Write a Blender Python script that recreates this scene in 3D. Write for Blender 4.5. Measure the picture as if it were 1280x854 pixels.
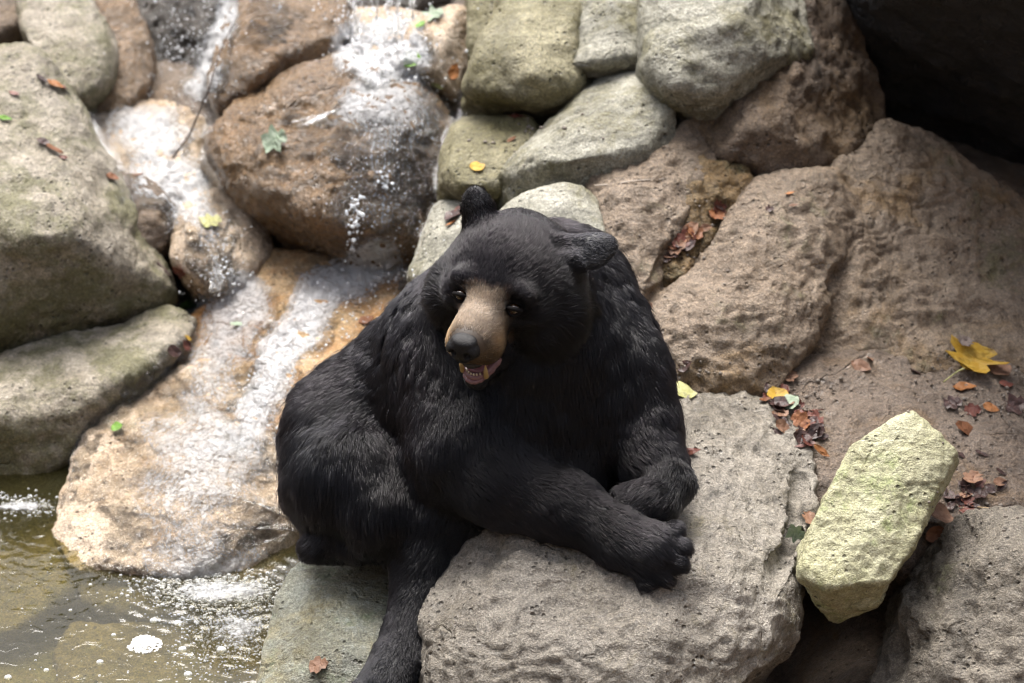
import bpy, bmesh, math, random, os
import numpy as np
from mathutils import Vector, Matrix
from mathutils.bvhtree import BVHTree

for o in list(bpy.data.objects):
    bpy.data.objects.remove(o)
SC = bpy.context.scene
COL = SC.collection
RNG = np.random.default_rng(7)
random.seed(7)

# ---------------------------------------------------------------- camera
TGT = Vector((0.0, 0.0, 0.55))
PITCH = math.radians(30)
DIST = 6.0
HFOV = math.radians(20)
CAM = TGT - DIST * Vector((0, math.cos(PITCH), -math.sin(PITCH)))
cd = bpy.data.cameras.new('camera')
co = bpy.data.objects.new('camera', cd)
COL.objects.link(co)
co.location = CAM
co.rotation_euler = (math.radians(90) - PITCH, 0, 0)
cd.sensor_width = 36
cd.angle = HFOV
cd.clip_start = 0.05
cd.clip_end = 500
cd.dof.use_dof = True
cd.dof.focus_distance = 5.72
cd.dof.aperture_fstop = 3.2
SC.camera = co
FPX = 640 / math.tan(HFOV / 2)
RIGHT = np.array((1.0, 0, 0))
FWD = np.array((0, math.cos(PITCH), -math.sin(PITCH)))
UPV = np.array((0, math.sin(PITCH), math.cos(PITCH)))
CAMN = np.array(CAM)


def P(x, y, d):
    """world point seen at photo pixel (x, y) at distance d along the view axis"""
    return CAMN + d * (FWD + RIGHT * ((x - 640) / FPX) + UPV * ((427 - y) / FPX))


# ---------------------------------------------------------------- light
SUN_ELEV, SUN_AZ = math.radians(62), math.radians(-18)   # azimuth from +Y, clockwise
w = bpy.data.worlds.new('World')
SC.world = w
w.use_nodes = True
nt = w.node_tree
nt.nodes.clear()
sky = nt.nodes.new('ShaderNodeTexSky')
sky.sky_type = 'NISHITA'
sky.sun_disc = False
sky.sun_elevation = SUN_ELEV
sky.sun_rotation = SUN_AZ
sky.air_density = 1.0
sky.dust_density = 6.0
sky.ozone_density = 1.0
hs = nt.nodes.new('ShaderNodeHueSaturation')
hs.inputs['Saturation'].default_value = 0.6
bg = nt.nodes.new('ShaderNodeBackground')
bg.inputs['Strength'].default_value = 0.07
wo = nt.nodes.new('ShaderNodeOutputWorld')
nt.links.new(sky.outputs[0], hs.inputs['Color'])
nt.links.new(hs.outputs[0], bg.inputs['Color'])
nt.links.new(bg.outputs[0], wo.inputs['Surface'])
sl = bpy.data.lights.new('sun', 'SUN')
so = bpy.data.objects.new('sun', sl)
COL.objects.link(so)
sl.energy = 1.5
sl.angle = math.radians(38)
sl.color = (1.0, 0.97, 0.93)
sdir = Vector((math.sin(SUN_AZ) * math.cos(SUN_ELEV), math.cos(SUN_AZ) * math.cos(SUN_ELEV), math.sin(SUN_ELEV)))
so.rotation_euler = sdir.to_track_quat('Z', 'Y').to_euler()
so.location = sdir * 20
SC.view_settings.view_transform = 'Standard'
SC.view_settings.look = 'None'
SC.view_settings.exposure = 2.3
SC.view_settings.gamma = 1.0
SC.view_settings.use_curve_mapping = False
SC.render.engine = 'CYCLES'
SC.cycles.use_denoising = True
SC.cycles.denoiser = 'OPENIMAGEDENOISE'
SC.cycles.denoising_input_passes = 'RGB_ALBEDO_NORMAL'
SC.cycles.denoising_prefilter = 'ACCURATE'
SC.cycles.sample_clamp_indirect = 4.0
SC.cycles.filter_width = 1.2
SC.cycles.max_bounces = 5
SC.cycles.diffuse_bounces = 3
SC.cycles.glossy_bounces = 3
SC.cycles.transmission_bounces = 4
SC.cycles.transparent_max_bounces = 14
SC.cycles.caustics_reflective = False
SC.cycles.caustics_refractive = False
SC.cycles_curves.shape = 'RIBBONS'
SC.cycles_curves.subdivisions = 2

# ---------------------------------------------------------------- numpy noise
_perm = RNG.permutation(512).astype(np.int64)
_val = (RNG.random(512) * 2 - 1).astype(np.float32)


def vnoise(p):
    p = np.asarray(p, dtype=np.float64)
    i = np.floor(p).astype(np.int64)
    f = (p - i)
    u = f * f * f * (f * (f * 6 - 15) + 10)
    r = 0
    for dx in (0, 1):
        wx = u[:, 0] if dx else 1 - u[:, 0]
        a = _perm[(i[:, 0] + dx) & 511]
        for dy in (0, 1):
            wy = u[:, 1] if dy else 1 - u[:, 1]
            b = _perm[(a + i[:, 1] + dy) & 511]
            for dz in (0, 1):
                wz = u[:, 2] if dz else 1 - u[:, 2]
                c = _perm[(b + i[:, 2] + dz) & 511]
                r = r + wx * wy * wz * _val[c]
    return r


def fbm(p, octaves=5, gain=0.5, lac=2.03):
    r = 0
    a = 1.0
    p = np.asarray(p, dtype=np.float64).copy()
    for o in range(octaves):
        r = r + a * vnoise(p + 17.3 * o)
        a *= gain
        p = p * lac
    return r


def ridged(p, octaves=4, gain=0.5, lac=2.1):
    r = 0
    a = 1.0
    p = np.asarray(p, dtype=np.float64).copy()
    for o in range(octaves):
        r = r + a * (1 - 2 * np.abs(vnoise(p + 9.1 * o)))
        a *= gain
        p = p * lac
    return r


def vnoise3(p):
    return np.stack([vnoise(p), vnoise(p + 31.7), vnoise(p + 77.1)], 1)


# ---------------------------------------------------------------- surface nets
def surface_nets(f, org, h):
    s = f < 0
    nx, ny, nz = f.shape
    c = np.zeros((nx - 1, ny - 1, nz - 1), np.int8)
    for dx in (0, 1):
        for dy in (0, 1):
            for dz in (0, 1):
                c += s[dx:nx - 1 + dx, dy:ny - 1 + dy, dz:nz - 1 + dz]
    act = (c > 0) & (c < 8)
    idx = np.full(act.shape, -1, np.int64)
    ii = np.argwhere(act)
    idx[act] = np.arange(len(ii))
    pos = np.zeros((len(ii), 3))
    cnt = np.zeros(len(ii))
    corners = [(a, b, d) for a in (0, 1) for b in (0, 1) for d in (0, 1)]
    vals = {cr: f[ii[:, 0] + cr[0], ii[:, 1] + cr[1], ii[:, 2] + cr[2]] for cr in corners}
    for a in corners:
        for ax in range(3):
            if a[ax] == 0:
                b = list(a)
                b[ax] = 1
                b = tuple(b)
                va, vb = vals[a], vals[b]
                m = (va < 0) != (vb < 0)
                t = np.where(m, va / np.where(m, va - vb, 1), 0)
                q = np.array(a, float)[None, :].repeat(len(ii), 0)
                q[:, ax] += t
                pos[m] += q[m]
                cnt[m] += 1
    pos = (ii + pos / np.maximum(cnt, 1)[:, None]) * h + org
    faces = []
    for ax in range(3):
        o1, o2 = [(1, 2), (2, 0), (0, 1)][ax]
        lo = [slice(None)] * 3
        hi = [slice(None)] * 3
        lo[ax] = slice(0, -1)
        hi[ax] = slice(1, None)
        sa, sb = s[tuple(lo)], s[tuple(hi)]
        ch = np.argwhere(sa != sb)
        ok = (ch[:, o1] > 0) & (ch[:, o2] > 0) & (ch[:, o1] < f.shape[o1] - 1) & (ch[:, o2] < f.shape[o2] - 1)
        ch = ch[ok]
        inside = sa[ch[:, 0], ch[:, 1], ch[:, 2]]

        def cell(d1, d2):
            q = ch.copy()
            q[:, o1] += d1
            q[:, o2] += d2
            return idx[q[:, 0], q[:, 1], q[:, 2]]
        q = np.stack([cell(-1, -1), cell(0, -1), cell(0, 0), cell(-1, 0)], 1)
        q[~inside] = q[~inside][:, ::-1]
        faces.append(q)
    return pos, np.concatenate(faces)


def mesh_np(name, v, q, smooth=True):
    """fast mesh from numpy; q is (n, 3) or (n, 4)"""
    me = bpy.data.meshes.new(name)
    v = np.ascontiguousarray(v, dtype=np.float32)
    q = np.ascontiguousarray(q, dtype=np.int32)
    k = q.shape[1]
    me.vertices.add(len(v))
    me.vertices.foreach_set('co', v.ravel())
    me.loops.add(q.size)
    me.loops.foreach_set('vertex_index', q.ravel())
    me.polygons.add(len(q))
    me.polygons.foreach_set('loop_start', np.arange(0, q.size, k, dtype=np.int32))
    me.polygons.foreach_set('loop_total', np.full(len(q), k, np.int32))
    if smooth:
        me.polygons.foreach_set('use_smooth', np.ones(len(q), bool))
    me.update(calc_edges=True)
    return me


def vnormals(v, q):
    a, b = v[q[:, 1]] - v[q[:, 0]], v[q[:, 2]] - v[q[:, 0]]
    fn = np.cross(a, b)
    if q.shape[1] == 4:
        fn = fn + np.cross(v[q[:, 2]] - v[q[:, 0]], v[q[:, 3]] - v[q[:, 0]])
    n = np.zeros_like(v)
    for k in range(q.shape[1]):
        for ax in range(3):
            n[:, ax] += np.bincount(q[:, k], fn[:, ax], len(v))
    return n / np.maximum(np.linalg.norm(n, axis=1), 1e-12)[:, None]


def link(name, me, mat=None, parent=None, loc=None):
    o = bpy.data.objects.new(name, me)
    COL.objects.link(o)
    if mat is not None:
        me.materials.append(mat)
    if loc is not None:
        o.location = loc
    if parent is not None:
        o.parent = parent
    return o


def tag(o, label=None, cat=None, group=None, kind=None):
    if label:
        o['label'] = label
    if cat:
        o['category'] = cat
    if group:
        o['group'] = group
    if kind:
        o['kind'] = kind
    return o


# ---------------------------------------------------------------- node helper
class NT:
    def __init__(self, name):
        self.m = bpy.data.materials.new(name)
        self.m.use_nodes = True
        self.t = self.m.node_tree
        self.t.nodes.clear()
        self.out = self.t.nodes.new('ShaderNodeOutputMaterial')

    def n(self, typ, **kw):
        nd = self.t.nodes.new('ShaderNode' + typ)
        for k, v in kw.items():
            if k.startswith('_'):
                setattr(nd, k[1:], v)
            else:
                self.set(nd, k, v)
        return nd

    def set(self, nd, key, v):
        key = {'i0': 0, 'i1': 1, 'i2': 2}.get(key, key)
        if isinstance(key, str):
            key = key.replace('__', ' ')
        s = nd.inputs[key]
        if isinstance(v, bpy.types.NodeSocket):
            self.t.links.new(v, s)
        else:
            if isinstance(v, tuple) and len(v) == 3 and s.type == 'RGBA':
                v = v + (1,)
            s.default_value = v

    def noise(self, vec, scale, detail=6, rough=0.6, dist=0.0, typ='FBM'):
        nd = self.n('TexNoise', Vector=vec, Scale=scale, Detail=float(detail), Roughness=rough, Distortion=dist)
        nd.noise_type = typ
        return nd.outputs['Fac']

    def ramp(self, fac, stops, interp='LINEAR'):
        nd = self.n('ValToRGB', Fac=fac)
        cr = nd.color_ramp
        cr.interpolation = interp
        while len(cr.elements) > len(stops):
            cr.elements.remove(cr.elements[-1])
        while len(cr.elements) < len(stops):
            cr.elements.new(0.5)
        for e, (p, c) in zip(cr.elements, stops):
            e.position = p
            e.color = (c, c, c, 1) if not isinstance(c, tuple) else (c + (1,) if len(c) == 3 else c)
        return nd.outputs['Color']

    def mix(self, fac, a, b, blend='MIX'):
        nd = self.t.nodes.new('ShaderNodeMix')
        nd.data_type = 'RGBA'
        nd.blend_type = blend
        nd.clamp_factor = True
        for s, v in ((nd.inputs[0], fac), (nd.inputs[6], a), (nd.inputs[7], b)):
            if isinstance(v, bpy.types.NodeSocket):
                self.t.links.new(v, s)
            else:
                s.default_value = v + (1,) if isinstance(v, tuple) and len(v) == 3 else v
        return nd.outputs[2]

    def math(self, op, a, b=0.0, c=0.0, clamp=False):
        nd = self.t.nodes.new('ShaderNodeMath')
        nd.operation = op
        nd.use_clamp = clamp
        for i, v in enumerate((a, b, c)):
            if isinstance(v, bpy.types.NodeSocket):
                self.t.links.new(v, nd.inputs[i])
            else:
                nd.inputs[i].default_value = v
        return nd.outputs[0]

    def smooth(self, x, lo, hi):
        nd = self.n('MapRange', Value=x)
        nd.interpolation_type = 'SMOOTHSTEP'
        nd.inputs['From Min'].default_value = lo
        nd.inputs['From Max'].default_value = hi
        return nd.outputs[0]

    def bump(self, height, dist, strength=1.0, normal=None):
        nd = self.n('Bump', Height=height, Distance=dist, Strength=strength)
        if normal is not None:
            self.set(nd, 'Normal', normal)
        return nd.outputs[0]

    def done(self, sh):
        self.t.links.new(sh, self.out.inputs['Surface'])
        return self.m


# ---------------------------------------------------------------- materials
def rock_mat(name, dark, mid, light, moss=None, moss_amt=0.0, ochre=None, ochre_amt=0.0, wet=0.0, speck=0.4,
             bump=1.0, grit=0.55, glint=0.0, seed=0.0, stain=0.35, drift=0.5):
    def sat(c, k=1.42):
        l = 0.3 * c[0] + 0.55 * c[1] + 0.15 * c[2]
        return tuple(max(0.002, (l + (x - l) * k) * w_) for x, w_ in zip(c, (1.02, 1.0, 0.98)))
    dark, mid, light = tuple(x * 0.5 for x in sat(dark)), tuple(x * 0.94 for x in sat(mid)), sat(light, 1.25)
    """weathered stone: blotches at three scales, lichen/algae patches, pits and grain in the bump, wet film where damp"""
    t = NT(name)
    tc = t.n('TexCoord').outputs['Object']
    mp = t.n('Mapping', Vector=tc)
    mp.inputs['Location'].default_value = (seed * 3.1, seed * 1.7, seed * 2.3)
    v = mp.outputs[0]
    big = t.noise(v, 3.2, 5, 0.6, 0.6)
    med = t.noise(v, 13, 8, 0.66, 0.3)
    fin = t.noise(v, 70, 6, 0.7)
    grain = t.noise(v, 260, 3, 0.7)
    col = t.ramp(med, [(0.34, dark), (0.5, mid), (0.66, light)])
    col2 = t.ramp(fin, [(0.36, dark), (0.5, mid), (0.64, light)])
    col = t.mix(0.5, col, col2)
    # broad tone drift
    dr = t.smooth(big, 0.35, 0.68)
    col = t.mix(t.math('MULTIPLY', dr, 0.6), col, light)
    dr2 = t.smooth(t.noise(v, 2.1, 6, 0.65, 1.0), 0.52, 0.66)
    col = t.mix(t.math('MULTIPLY', dr2, drift), col, dark)
    dk = t.smooth(t.noise(v, 5.3, 7, 0.7, 0.8), 0.56, 0.72)
    col = t.mix(t.math('MULTIPLY', dk, stain), col, tuple(c * 0.45 for c in dark))
    if ochre:
        oc = t.smooth(t.noise(v, 4.1, 7, 0.68, 0.5), 0.62 - 0.35 * ochre_amt, 0.78 - 0.3 * ochre_amt)
        col = t.mix(t.math('MULTIPLY', oc, 0.75), col, ochre)
    if moss and moss_amt > 0:
        mn = t.math('ADD', t.math('MULTIPLY', t.noise(v, 4.6, 8, 0.7, 0.4), 0.75), t.math('MULTIPLY', t.noise(v, 45, 4, 0.7), 0.25))
        mm = t.smooth(mn, 0.63 - 0.32 * moss_amt, 0.74 - 0.26 * moss_amt)
        mc = t.mix(t.noise(v, 30, 5, 0.7), tuple(c * 0.5 for c in moss), tuple(min(1, c * 1.5) for c in moss))
        col = t.mix(t.math('MULTIPLY', mm, 0.8), col, mc)
    # salt-and-pepper grain
    gr = t.ramp(grain, [(0.34, 0.42), (0.5, 0.95), (0.66, 1.5)])
    gr2 = t.ramp(t.noise(v, 130, 4, 0.7), [(0.36, 0.55), (0.5, 1.0), (0.64, 1.35)])
    col = t.mix(grit, col, t.mix(1.0, t.mix(1.0, col, gr, 'MULTIPLY'), gr2, 'MULTIPLY'))
    # pale grains and dark pits
    sp = t.smooth(grain, 0.62, 0.74)
    col = t.mix(t.math('MULTIPLY', sp, speck), col, tuple(min(1, c * 1.7) for c in light))
    pit = t.n('TexVoronoi', Vector=v, Scale=55.0, Randomness=1.0)
    pm = t.math('MULTIPLY', t.smooth(pit.outputs['Distance'], 0.30, 0.08), t.smooth(t.noise(v, 8, 5, 0.65), 0.47, 0.6))
    col = t.mix(t.math('MULTIPLY', pm, 0.7), col, tuple(c * 0.3 for c in dark))
    wv = t.n('VectorMath', _operation='ADD', i0=v, i1=t.n('VectorMath', _operation='SCALE', i0=t.n('TexNoise', Vector=v, Scale=7.0, Detail=5.0).outputs['Color'], Scale=0.16).outputs[0]).outputs[0]
    ck = t.n('TexVoronoi', Vector=wv, Scale=4.2, Randomness=1.0)
    ck.feature = 'DISTANCE_TO_EDGE'
    ckm = t.math('MULTIPLY', t.smooth(ck.outputs['Distance'], 0.024, 0.003), t.smooth(t.noise(v, 7.3, 4, 0.6), 0.52, 0.66))
    # relief
    hgt = t.math('ADD', t.math('MULTIPLY', med, 0.9), t.math('MULTIPLY', fin, 0.5))
    hgt = t.math('ADD', hgt, t.math('MULTIPLY', grain, 0.12))
    hgt = t.math('SUBTRACT', hgt, t.math('MULTIPLY', pm, 0.4))
    hgt = t.math('SUBTRACT', hgt, t.math('MULTIPLY', ckm, 0.28))
    nrm = t.bump(hgt, 0.026 * bump, 1.0)
    wn = t.smooth(t.noise(v, 3.6, 4, 0.55), 0.62 - 0.6 * wet, 0.78 - 0.5 * wet)
    rough = t.math('SUBTRACT', t.math('ADD', 0.52, t.math('MULTIPLY', fin, 0.28)), t.math('MULTIPLY', wn, 0.34 if wet > 0 else 0.14))
    b = t.n('BsdfPrincipled', Base__Color=col, Roughness=rough, Normal=nrm)
    b.inputs['Specular IOR Level'].default_value = 0.5
    else_coat = glint <= 0
    if else_coat:
        b.inputs['Coat Weight'].default_value = 0.2
        b.inputs['Coat Roughness'].default_value = 0.28
        t.set(b, 'Coat Normal', t.bump(hgt, 0.012, 0.8))
    if glint > 0:
        # moving film of water on the stone
        fl = t.noise(v, 34, 3, 0.55, 1.2)
        fl2 = t.noise(v, 120, 2, 0.5, 0.6)
        wn2 = t.bump(t.math('ADD', fl, t.math('MULTIPLY', fl2, 0.4)), 0.03, 1.0)
        t.set(b, 'Coat Normal', wn2)
        b.inputs['Coat Weight'].default_value = glint
        b.inputs['Coat Roughness'].default_value = 0.09
        b.inputs['Coat IOR'].default_value = 1.33
    return t.done(b.outputs[0])


M = {}
M['green_grey'] = rock_mat('green_grey_stone', (0.11, 0.108, 0.08), (0.25, 0.245, 0.20), (0.44, 0.435, 0.385), (0.14, 0.125, 0.05), 0.42, seed=1, wet=0.15)
M['moss_stone'] = rock_mat('mossy_stone', (0.075, 0.068, 0.04), (0.18, 0.165, 0.10), (0.33, 0.31, 0.22), (0.115, 0.10, 0.035), 0.6, seed=2)
M['pale'] = rock_mat('pale_grey_stone', (0.105, 0.095, 0.078), (0.21, 0.193, 0.165), (0.345, 0.325, 0.29), (0.17, 0.145, 0.075), 0.28, seed=3, speck=0.5, stain=0.8, wet=0.4)
M['left_grey'] = rock_mat('damp_grey_stone', (0.12, 0.105, 0.08), (0.245, 0.22, 0.175), (0.40, 0.37, 0.32), (0.105, 0.10, 0.03), 0.62, seed=4)
M['wet_brown'] = rock_mat('wet_brown_stone', (0.05, 0.03, 0.016), (0.125, 0.08, 0.043), (0.23, 0.16, 0.098), None, 0, (0.24, 0.13, 0.045), 0.4, wet=0.9, glint=0.9, seed=5, bump=1.2)
M['wet_pale'] = rock_mat('wet_tan_stone', (0.30, 0.22, 0.155), (0.46, 0.37, 0.28), (0.62, 0.54, 0.45), (0.22, 0.19, 0.08), 0.15, (0.36, 0.20, 0.08), 0.3, wet=0.8, glint=0.8, seed=6, drift=0.12, stain=0.12)
M['wet_ochre'] = rock_mat('wet_rusty_stone', (0.22, 0.15, 0.09), (0.40, 0.29, 0.18), (0.58, 0.47, 0.34), None, 0, (0.42, 0.19, 0.05), 0.62, wet=0.8, glint=0.8, seed=17, drift=0.12, stain=0.12)
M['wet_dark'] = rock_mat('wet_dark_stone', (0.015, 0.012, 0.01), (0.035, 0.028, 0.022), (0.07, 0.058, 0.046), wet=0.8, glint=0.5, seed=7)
M['brown_rough'] = rock_mat('rough_brown_stone', (0.055, 0.038, 0.026), (0.135, 0.10, 0.072), (0.25, 0.20, 0.155), None, 0, (0.19, 0.115, 0.045), 0.4, seed=8, bump=2.0)
M['slope'] = rock_mat('slope_stone', (0.08, 0.058, 0.038), (0.165, 0.128, 0.094), (0.30, 0.25, 0.20), (0.13, 0.12, 0.05), 0.3, (0.24, 0.15, 0.06), 0.28, seed=9, bump=1.15)
M['ochre_rough'] = rock_mat('ochre_stone', (0.07, 0.048, 0.025), (0.17, 0.12, 0.062), (0.29, 0.225, 0.14), (0.10, 0.09, 0.03), 0.4, (0.23, 0.13, 0.04), 0.4, seed=16, bump=2.0)
M['dirt'] = rock_mat('damp_dirt', (0.07, 0.052, 0.04), (0.145, 0.115, 0.092), (0.25, 0.21, 0.175), None, 0, (0.19, 0.115, 0.05), 0.3, wet=0.6, seed=10, bump=1.3)
M['cave_shade'] = rock_mat('shade_black_stone', (0.006, 0.0055, 0.005), (0.010, 0.009, 0.008), (0.02, 0.018, 0.017), seed=11, speck=0.05)  # near-black base colour puts the hollow's shade into the stone
M['yellow'] = rock_mat('yellow_lichen_stone', (0.22, 0.21, 0.13), (0.37, 0.365, 0.24), (0.53, 0.525, 0.40), (0.25, 0.30, 0.10), 0.36, (0.34, 0.27, 0.14), 0.25, seed=12, speck=0.3, stain=0.3, bump=1.0, drift=0.35, grit=0.35)
M['block'] = rock_mat('algae_block_stone', (0.12, 0.11, 0.07), (0.24, 0.235, 0.175), (0.34, 0.37, 0.35), (0.13, 0.17, 0.09), 0.4, (0.24, 0.19, 0.07), 0.3, seed=13, wet=0.5)
M['low_right'] = rock_mat('dark_grey_stone', (0.07, 0.06, 0.048), (0.165, 0.148, 0.122), (0.31, 0.285, 0.245), (0.13, 0.135, 0.05), 0.18, seed=14, bump=1.5)
M['pool_bed'] = rock_mat('pool_bed_stone', (0.055, 0.045, 0.022), (0.15, 0.125, 0.065), (0.29, 0.25, 0.15), (0.13, 0.125, 0.035), 0.4, seed=15)

# ---------------------------------------------------------------- rocks
ROCKS = []


def rock(name, label, pts, mat, thick=0.3, res=70, k=0.012, amp=0.02, carve=(), down=0.1, seed=0, cat='boulder',
         group=None, kind=None, shrink=0.82, rough=1.0, fs=1.0, grow=1.05, cuts=13, join=0.03, terr=1.0):
    """A boulder: hull of 3D corner points (photo pixel + distance), rounded edges, weathered relief."""
    hulls = pts if isinstance(pts[0], list) else [pts]
    rr = np.random.default_rng(seed + 100)
    sets = []
    for hp in hulls:
        F = np.array([P(*p) for p in hp])
        c = F.mean(0)
        ce = (F - c) @ FWD
        F = c + (F - c - ce[:, None] * FWD) * grow + ce[:, None] * FWD
        A = np.concatenate([F, (F - c) * shrink + c + FWD * thick + np.array((0, 0, -down))])
        bm = bmesh.new()
        for p in A:
            bm.verts.new(p)
        bmesh.ops.convex_hull(bm, input=bm.verts)
        pl = []
        for f in bm.faces:
            if f.calc_area() < 1e-7:
                continue
            n = np.array(f.normal)
            o = float(n @ np.array(f.verts[0].co))
            if n @ A.mean(0) > o:
                n, o = -n, -o
            for (m2, o2) in pl:
                if m2 @ n > 0.992 and abs(o2 - o) < 0.012:
                    break
            else:
                pl.append((n, o))
        bm.free()
        for _ in range(cuts):      # broken corners
            n = rr.normal(size=3) + np.array((0, -0.7, 0.5))
            n /= np.linalg.norm(n)
            sup = np.sort(A @ n)
            ctr = A.mean(0) @ n
            pl.append((n, float(ctr + (sup[-1] - ctr) * rr.uniform(0.80, 0.96))))
        sets.append((A, pl))
    AA = np.concatenate([a_ for a_, _ in sets])
    c = AA[:, :].mean(0)
    lo, hi = AA.min(0), AA.max(0)
    h = float((hi - lo).max()) / res
    lo = lo - 3 * h
    n3 = np.ceil((hi + 3 * h - lo) / h).astype(int) + 1
    ax = [(lo[i] + h * np.arange(n3[i])).astype(np.float32) for i in range(3)]
    k = k * 0.4
    tot = None
    for A, pl in sets:
        f = None
        for n, o in pl:
            d = (ax[0][:, None, None] * np.float32(n[0]) + ax[1][None, :, None] * np.float32(n[1]) + ax[2][None, None, :] * np.float32(n[2])) - np.float32(o)
            if f is None:
                f = d
            else:  # polynomial smooth max
                hh = np.maximum(k - np.abs(f - d), 0) / k
                f = np.maximum(f, d) + hh * hh * np.float32(k * 0.25)
        if tot is None:
            tot = f
        else:
            hh = np.maximum(join - np.abs(tot - f), 0) / join
            tot = np.minimum(tot, f) - hh * hh * np.float32(join * 0.25)
    f = tot
    for (a, b, r, kk) in carve:
        a, b = P(*a), P(*b)
        ab = b - a
        L = float(ab @ ab) + 1e-9
        X, Y, Z = ax[0][:, None, None] - a[0], ax[1][None, :, None] - a[1], ax[2][None, None, :] - a[2]
        tt = np.clip((X * ab[0] + Y * ab[1] + Z * ab[2]) / L, 0, 1)
        dd = np.sqrt((X - tt * ab[0]) ** 2 + (Y - tt * ab[1]) ** 2 + (Z - tt * ab[2]) ** 2) - r
        dd = -dd
        hh = np.maximum(kk - np.abs(f - dd), 0) / kk
        f = np.maximum(f, dd) + hh * hh * (kk * 0.25)
    v, q = surface_nets(f.astype(np.float64), lo, h)
    s = np.array([seed * 7.7, seed * 3.3, seed * 5.1])
    size = float((hi - lo).max())
    for it in range(2):
        n = vnormals(v, q)
        if it == 0:
            g = fbm(v * (3.0 * fs) + s, 2) * amp * 0.9 + ridged(v * 6.5 * fs + s, 3) * amp * 0.35
        else:
            g = fbm(v * 13 + s, 5, 0.6) * amp * 0.30 * rough + ridged(v * 30 + s, 4, 0.6) * amp * 0.11 * rough
            ch = vnoise(v * 7 * fs + s + 5)
            tq = fbm(v * np.array((4.5, 4.5, 6.5)) * fs + s + 3, 4) * 3.2
            fq = np.floor(tq)
            uq = np.clip((tq - fq - 0.38) / 0.24, 0, 1)
            g = g + (fq + uq * uq * (3 - 2 * uq) - tq) * amp * 0.42 * terr
            # broken steps: chips where a coarse noise crosses a threshold
            g = g - np.clip((ch - 0.22) * 9, 0, 1) * amp * 0.35 * rough 
        v = v + n * g[:, None]
    org = np.array((c[0], c[1], v[:, 2].min()))
    me = mesh_np(name, v - org, q)
    o = link(name, me, M[mat] if isinstance(mat, str) else mat, loc=org)
    tag(o, label, cat if kind is None else None, group, kind)
    ROCKS.append(o)
    return o
# ================================================================ the setting
# ground: one big terrain sheet under all the stones
def terrain():
    cp = np.array([P(*p) for p in [
        (100, 800, 6.35), (300, 820, 6.3), (30, 650, 6.75), (250, 650, 6.6), (200, 500, 6.95), (400, 450, 6.85), (400, 330, 7.05),
        (150, 200, 7.4), (60, 60, 7.6), (250, 100, 7.5), (420, 30, 7.5), (550, 40, 7.35), (560, 300, 6.95), (700, 250, 6.95), (650, 120, 7.1),
        (750, 40, 7.2), (900, 60, 7.15), (850, 300, 6.8), (1000, 300, 6.8), (1150, 300, 6.75), (1150, 200, 7.2), (1200, 60, 8.3), (1280, 200, 7.3),
        (900, 460, 6.55), (1100, 520, 6.42), (1250, 520, 6.3), (1250, 620, 6.15), (600, 700, 6.4), (450, 700, 6.35), (1050, 800, 6.7), (1060, 740, 6.5), (1250, 800, 6.1),
        (640, 860, 6.2), (900, 860, 6.2), (-100, 300, 7.2), (-100, 700, 6.6), (1400, 400, 6.6), (1400, 700, 6.2)]])
    ext = [(0, -2.5, -0.3), (-1.8, -2, -0.25), (1.8, -2, -0.1), (0, -4, 0.2), (0, 3, 1.1), (-1.6, 2.6, 1.1), (1.6, 2.6, 1.3),
           # unseen raised banks, added to block low sky light and deepen contrast
           (-3, 3, 2.0), (3, 3, 2.4), (0, 6, 1.5), (-4, 0.5, 3.6), (4, 0.5, 3.6), (-4, -2, 3.6), (4, -2, 3.6), (-5, -5, 4.5), (5, -5, 4.5), (0, -8.5, 5.5), (-4, -8, 5.5), (4, -8, 5.5),
           (-8, -8, 6), (8, -8, 6), (-8, 0, 6), (8, 0, 6), (-8, 8, 2), (8, 8, 2.4), (0, 9, 1.7), (0, -9, 6)]
    cp = np.concatenate([cp, np.array(ext, float)])
    g = np.concatenate([np.linspace(-9, -1.6, 24), np.linspace(-1.55, 1.55, 140), np.linspace(1.6, 9, 24)])
    gy = np.concatenate([np.linspace(-9, -0.9, 24), np.linspace(-0.85, 2.4, 150), np.linspace(2.5, 10, 24)])
    X, Y = np.meshgrid(g, gy, indexing='ij')
    p = np.stack([X.ravel(), Y.ravel()], 1)
    d2 = ((p[:, None, :] - cp[None, :, :2]) ** 2).sum(2)
    wgt = 1 / (d2 + 0.012) ** 1.6
    z = (wgt * cp[None, :, 2]).sum(1) / wgt.sum(1)
    v = np.stack([p[:, 0], p[:, 1], z], 1)
    v[:, 2] += fbm(v * 6, 5) * 0.02
    nx, ny = X.shape
    i = np.arange(nx * ny).reshape(nx, ny)
    q = np.stack([i[:-1, :-1].ravel(), i[1:, :-1].ravel(), i[1:, 1:].ravel(), i[:-1, 1:].ravel()], 1)
    o = link('ground', mesh_np('ground', v, q), M['dirt'])
    tag(o, 'damp brown dirt and silt under the boulders', None, None, 'structure')
    ROCKS.append(o)
    return o


terrain()

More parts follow.
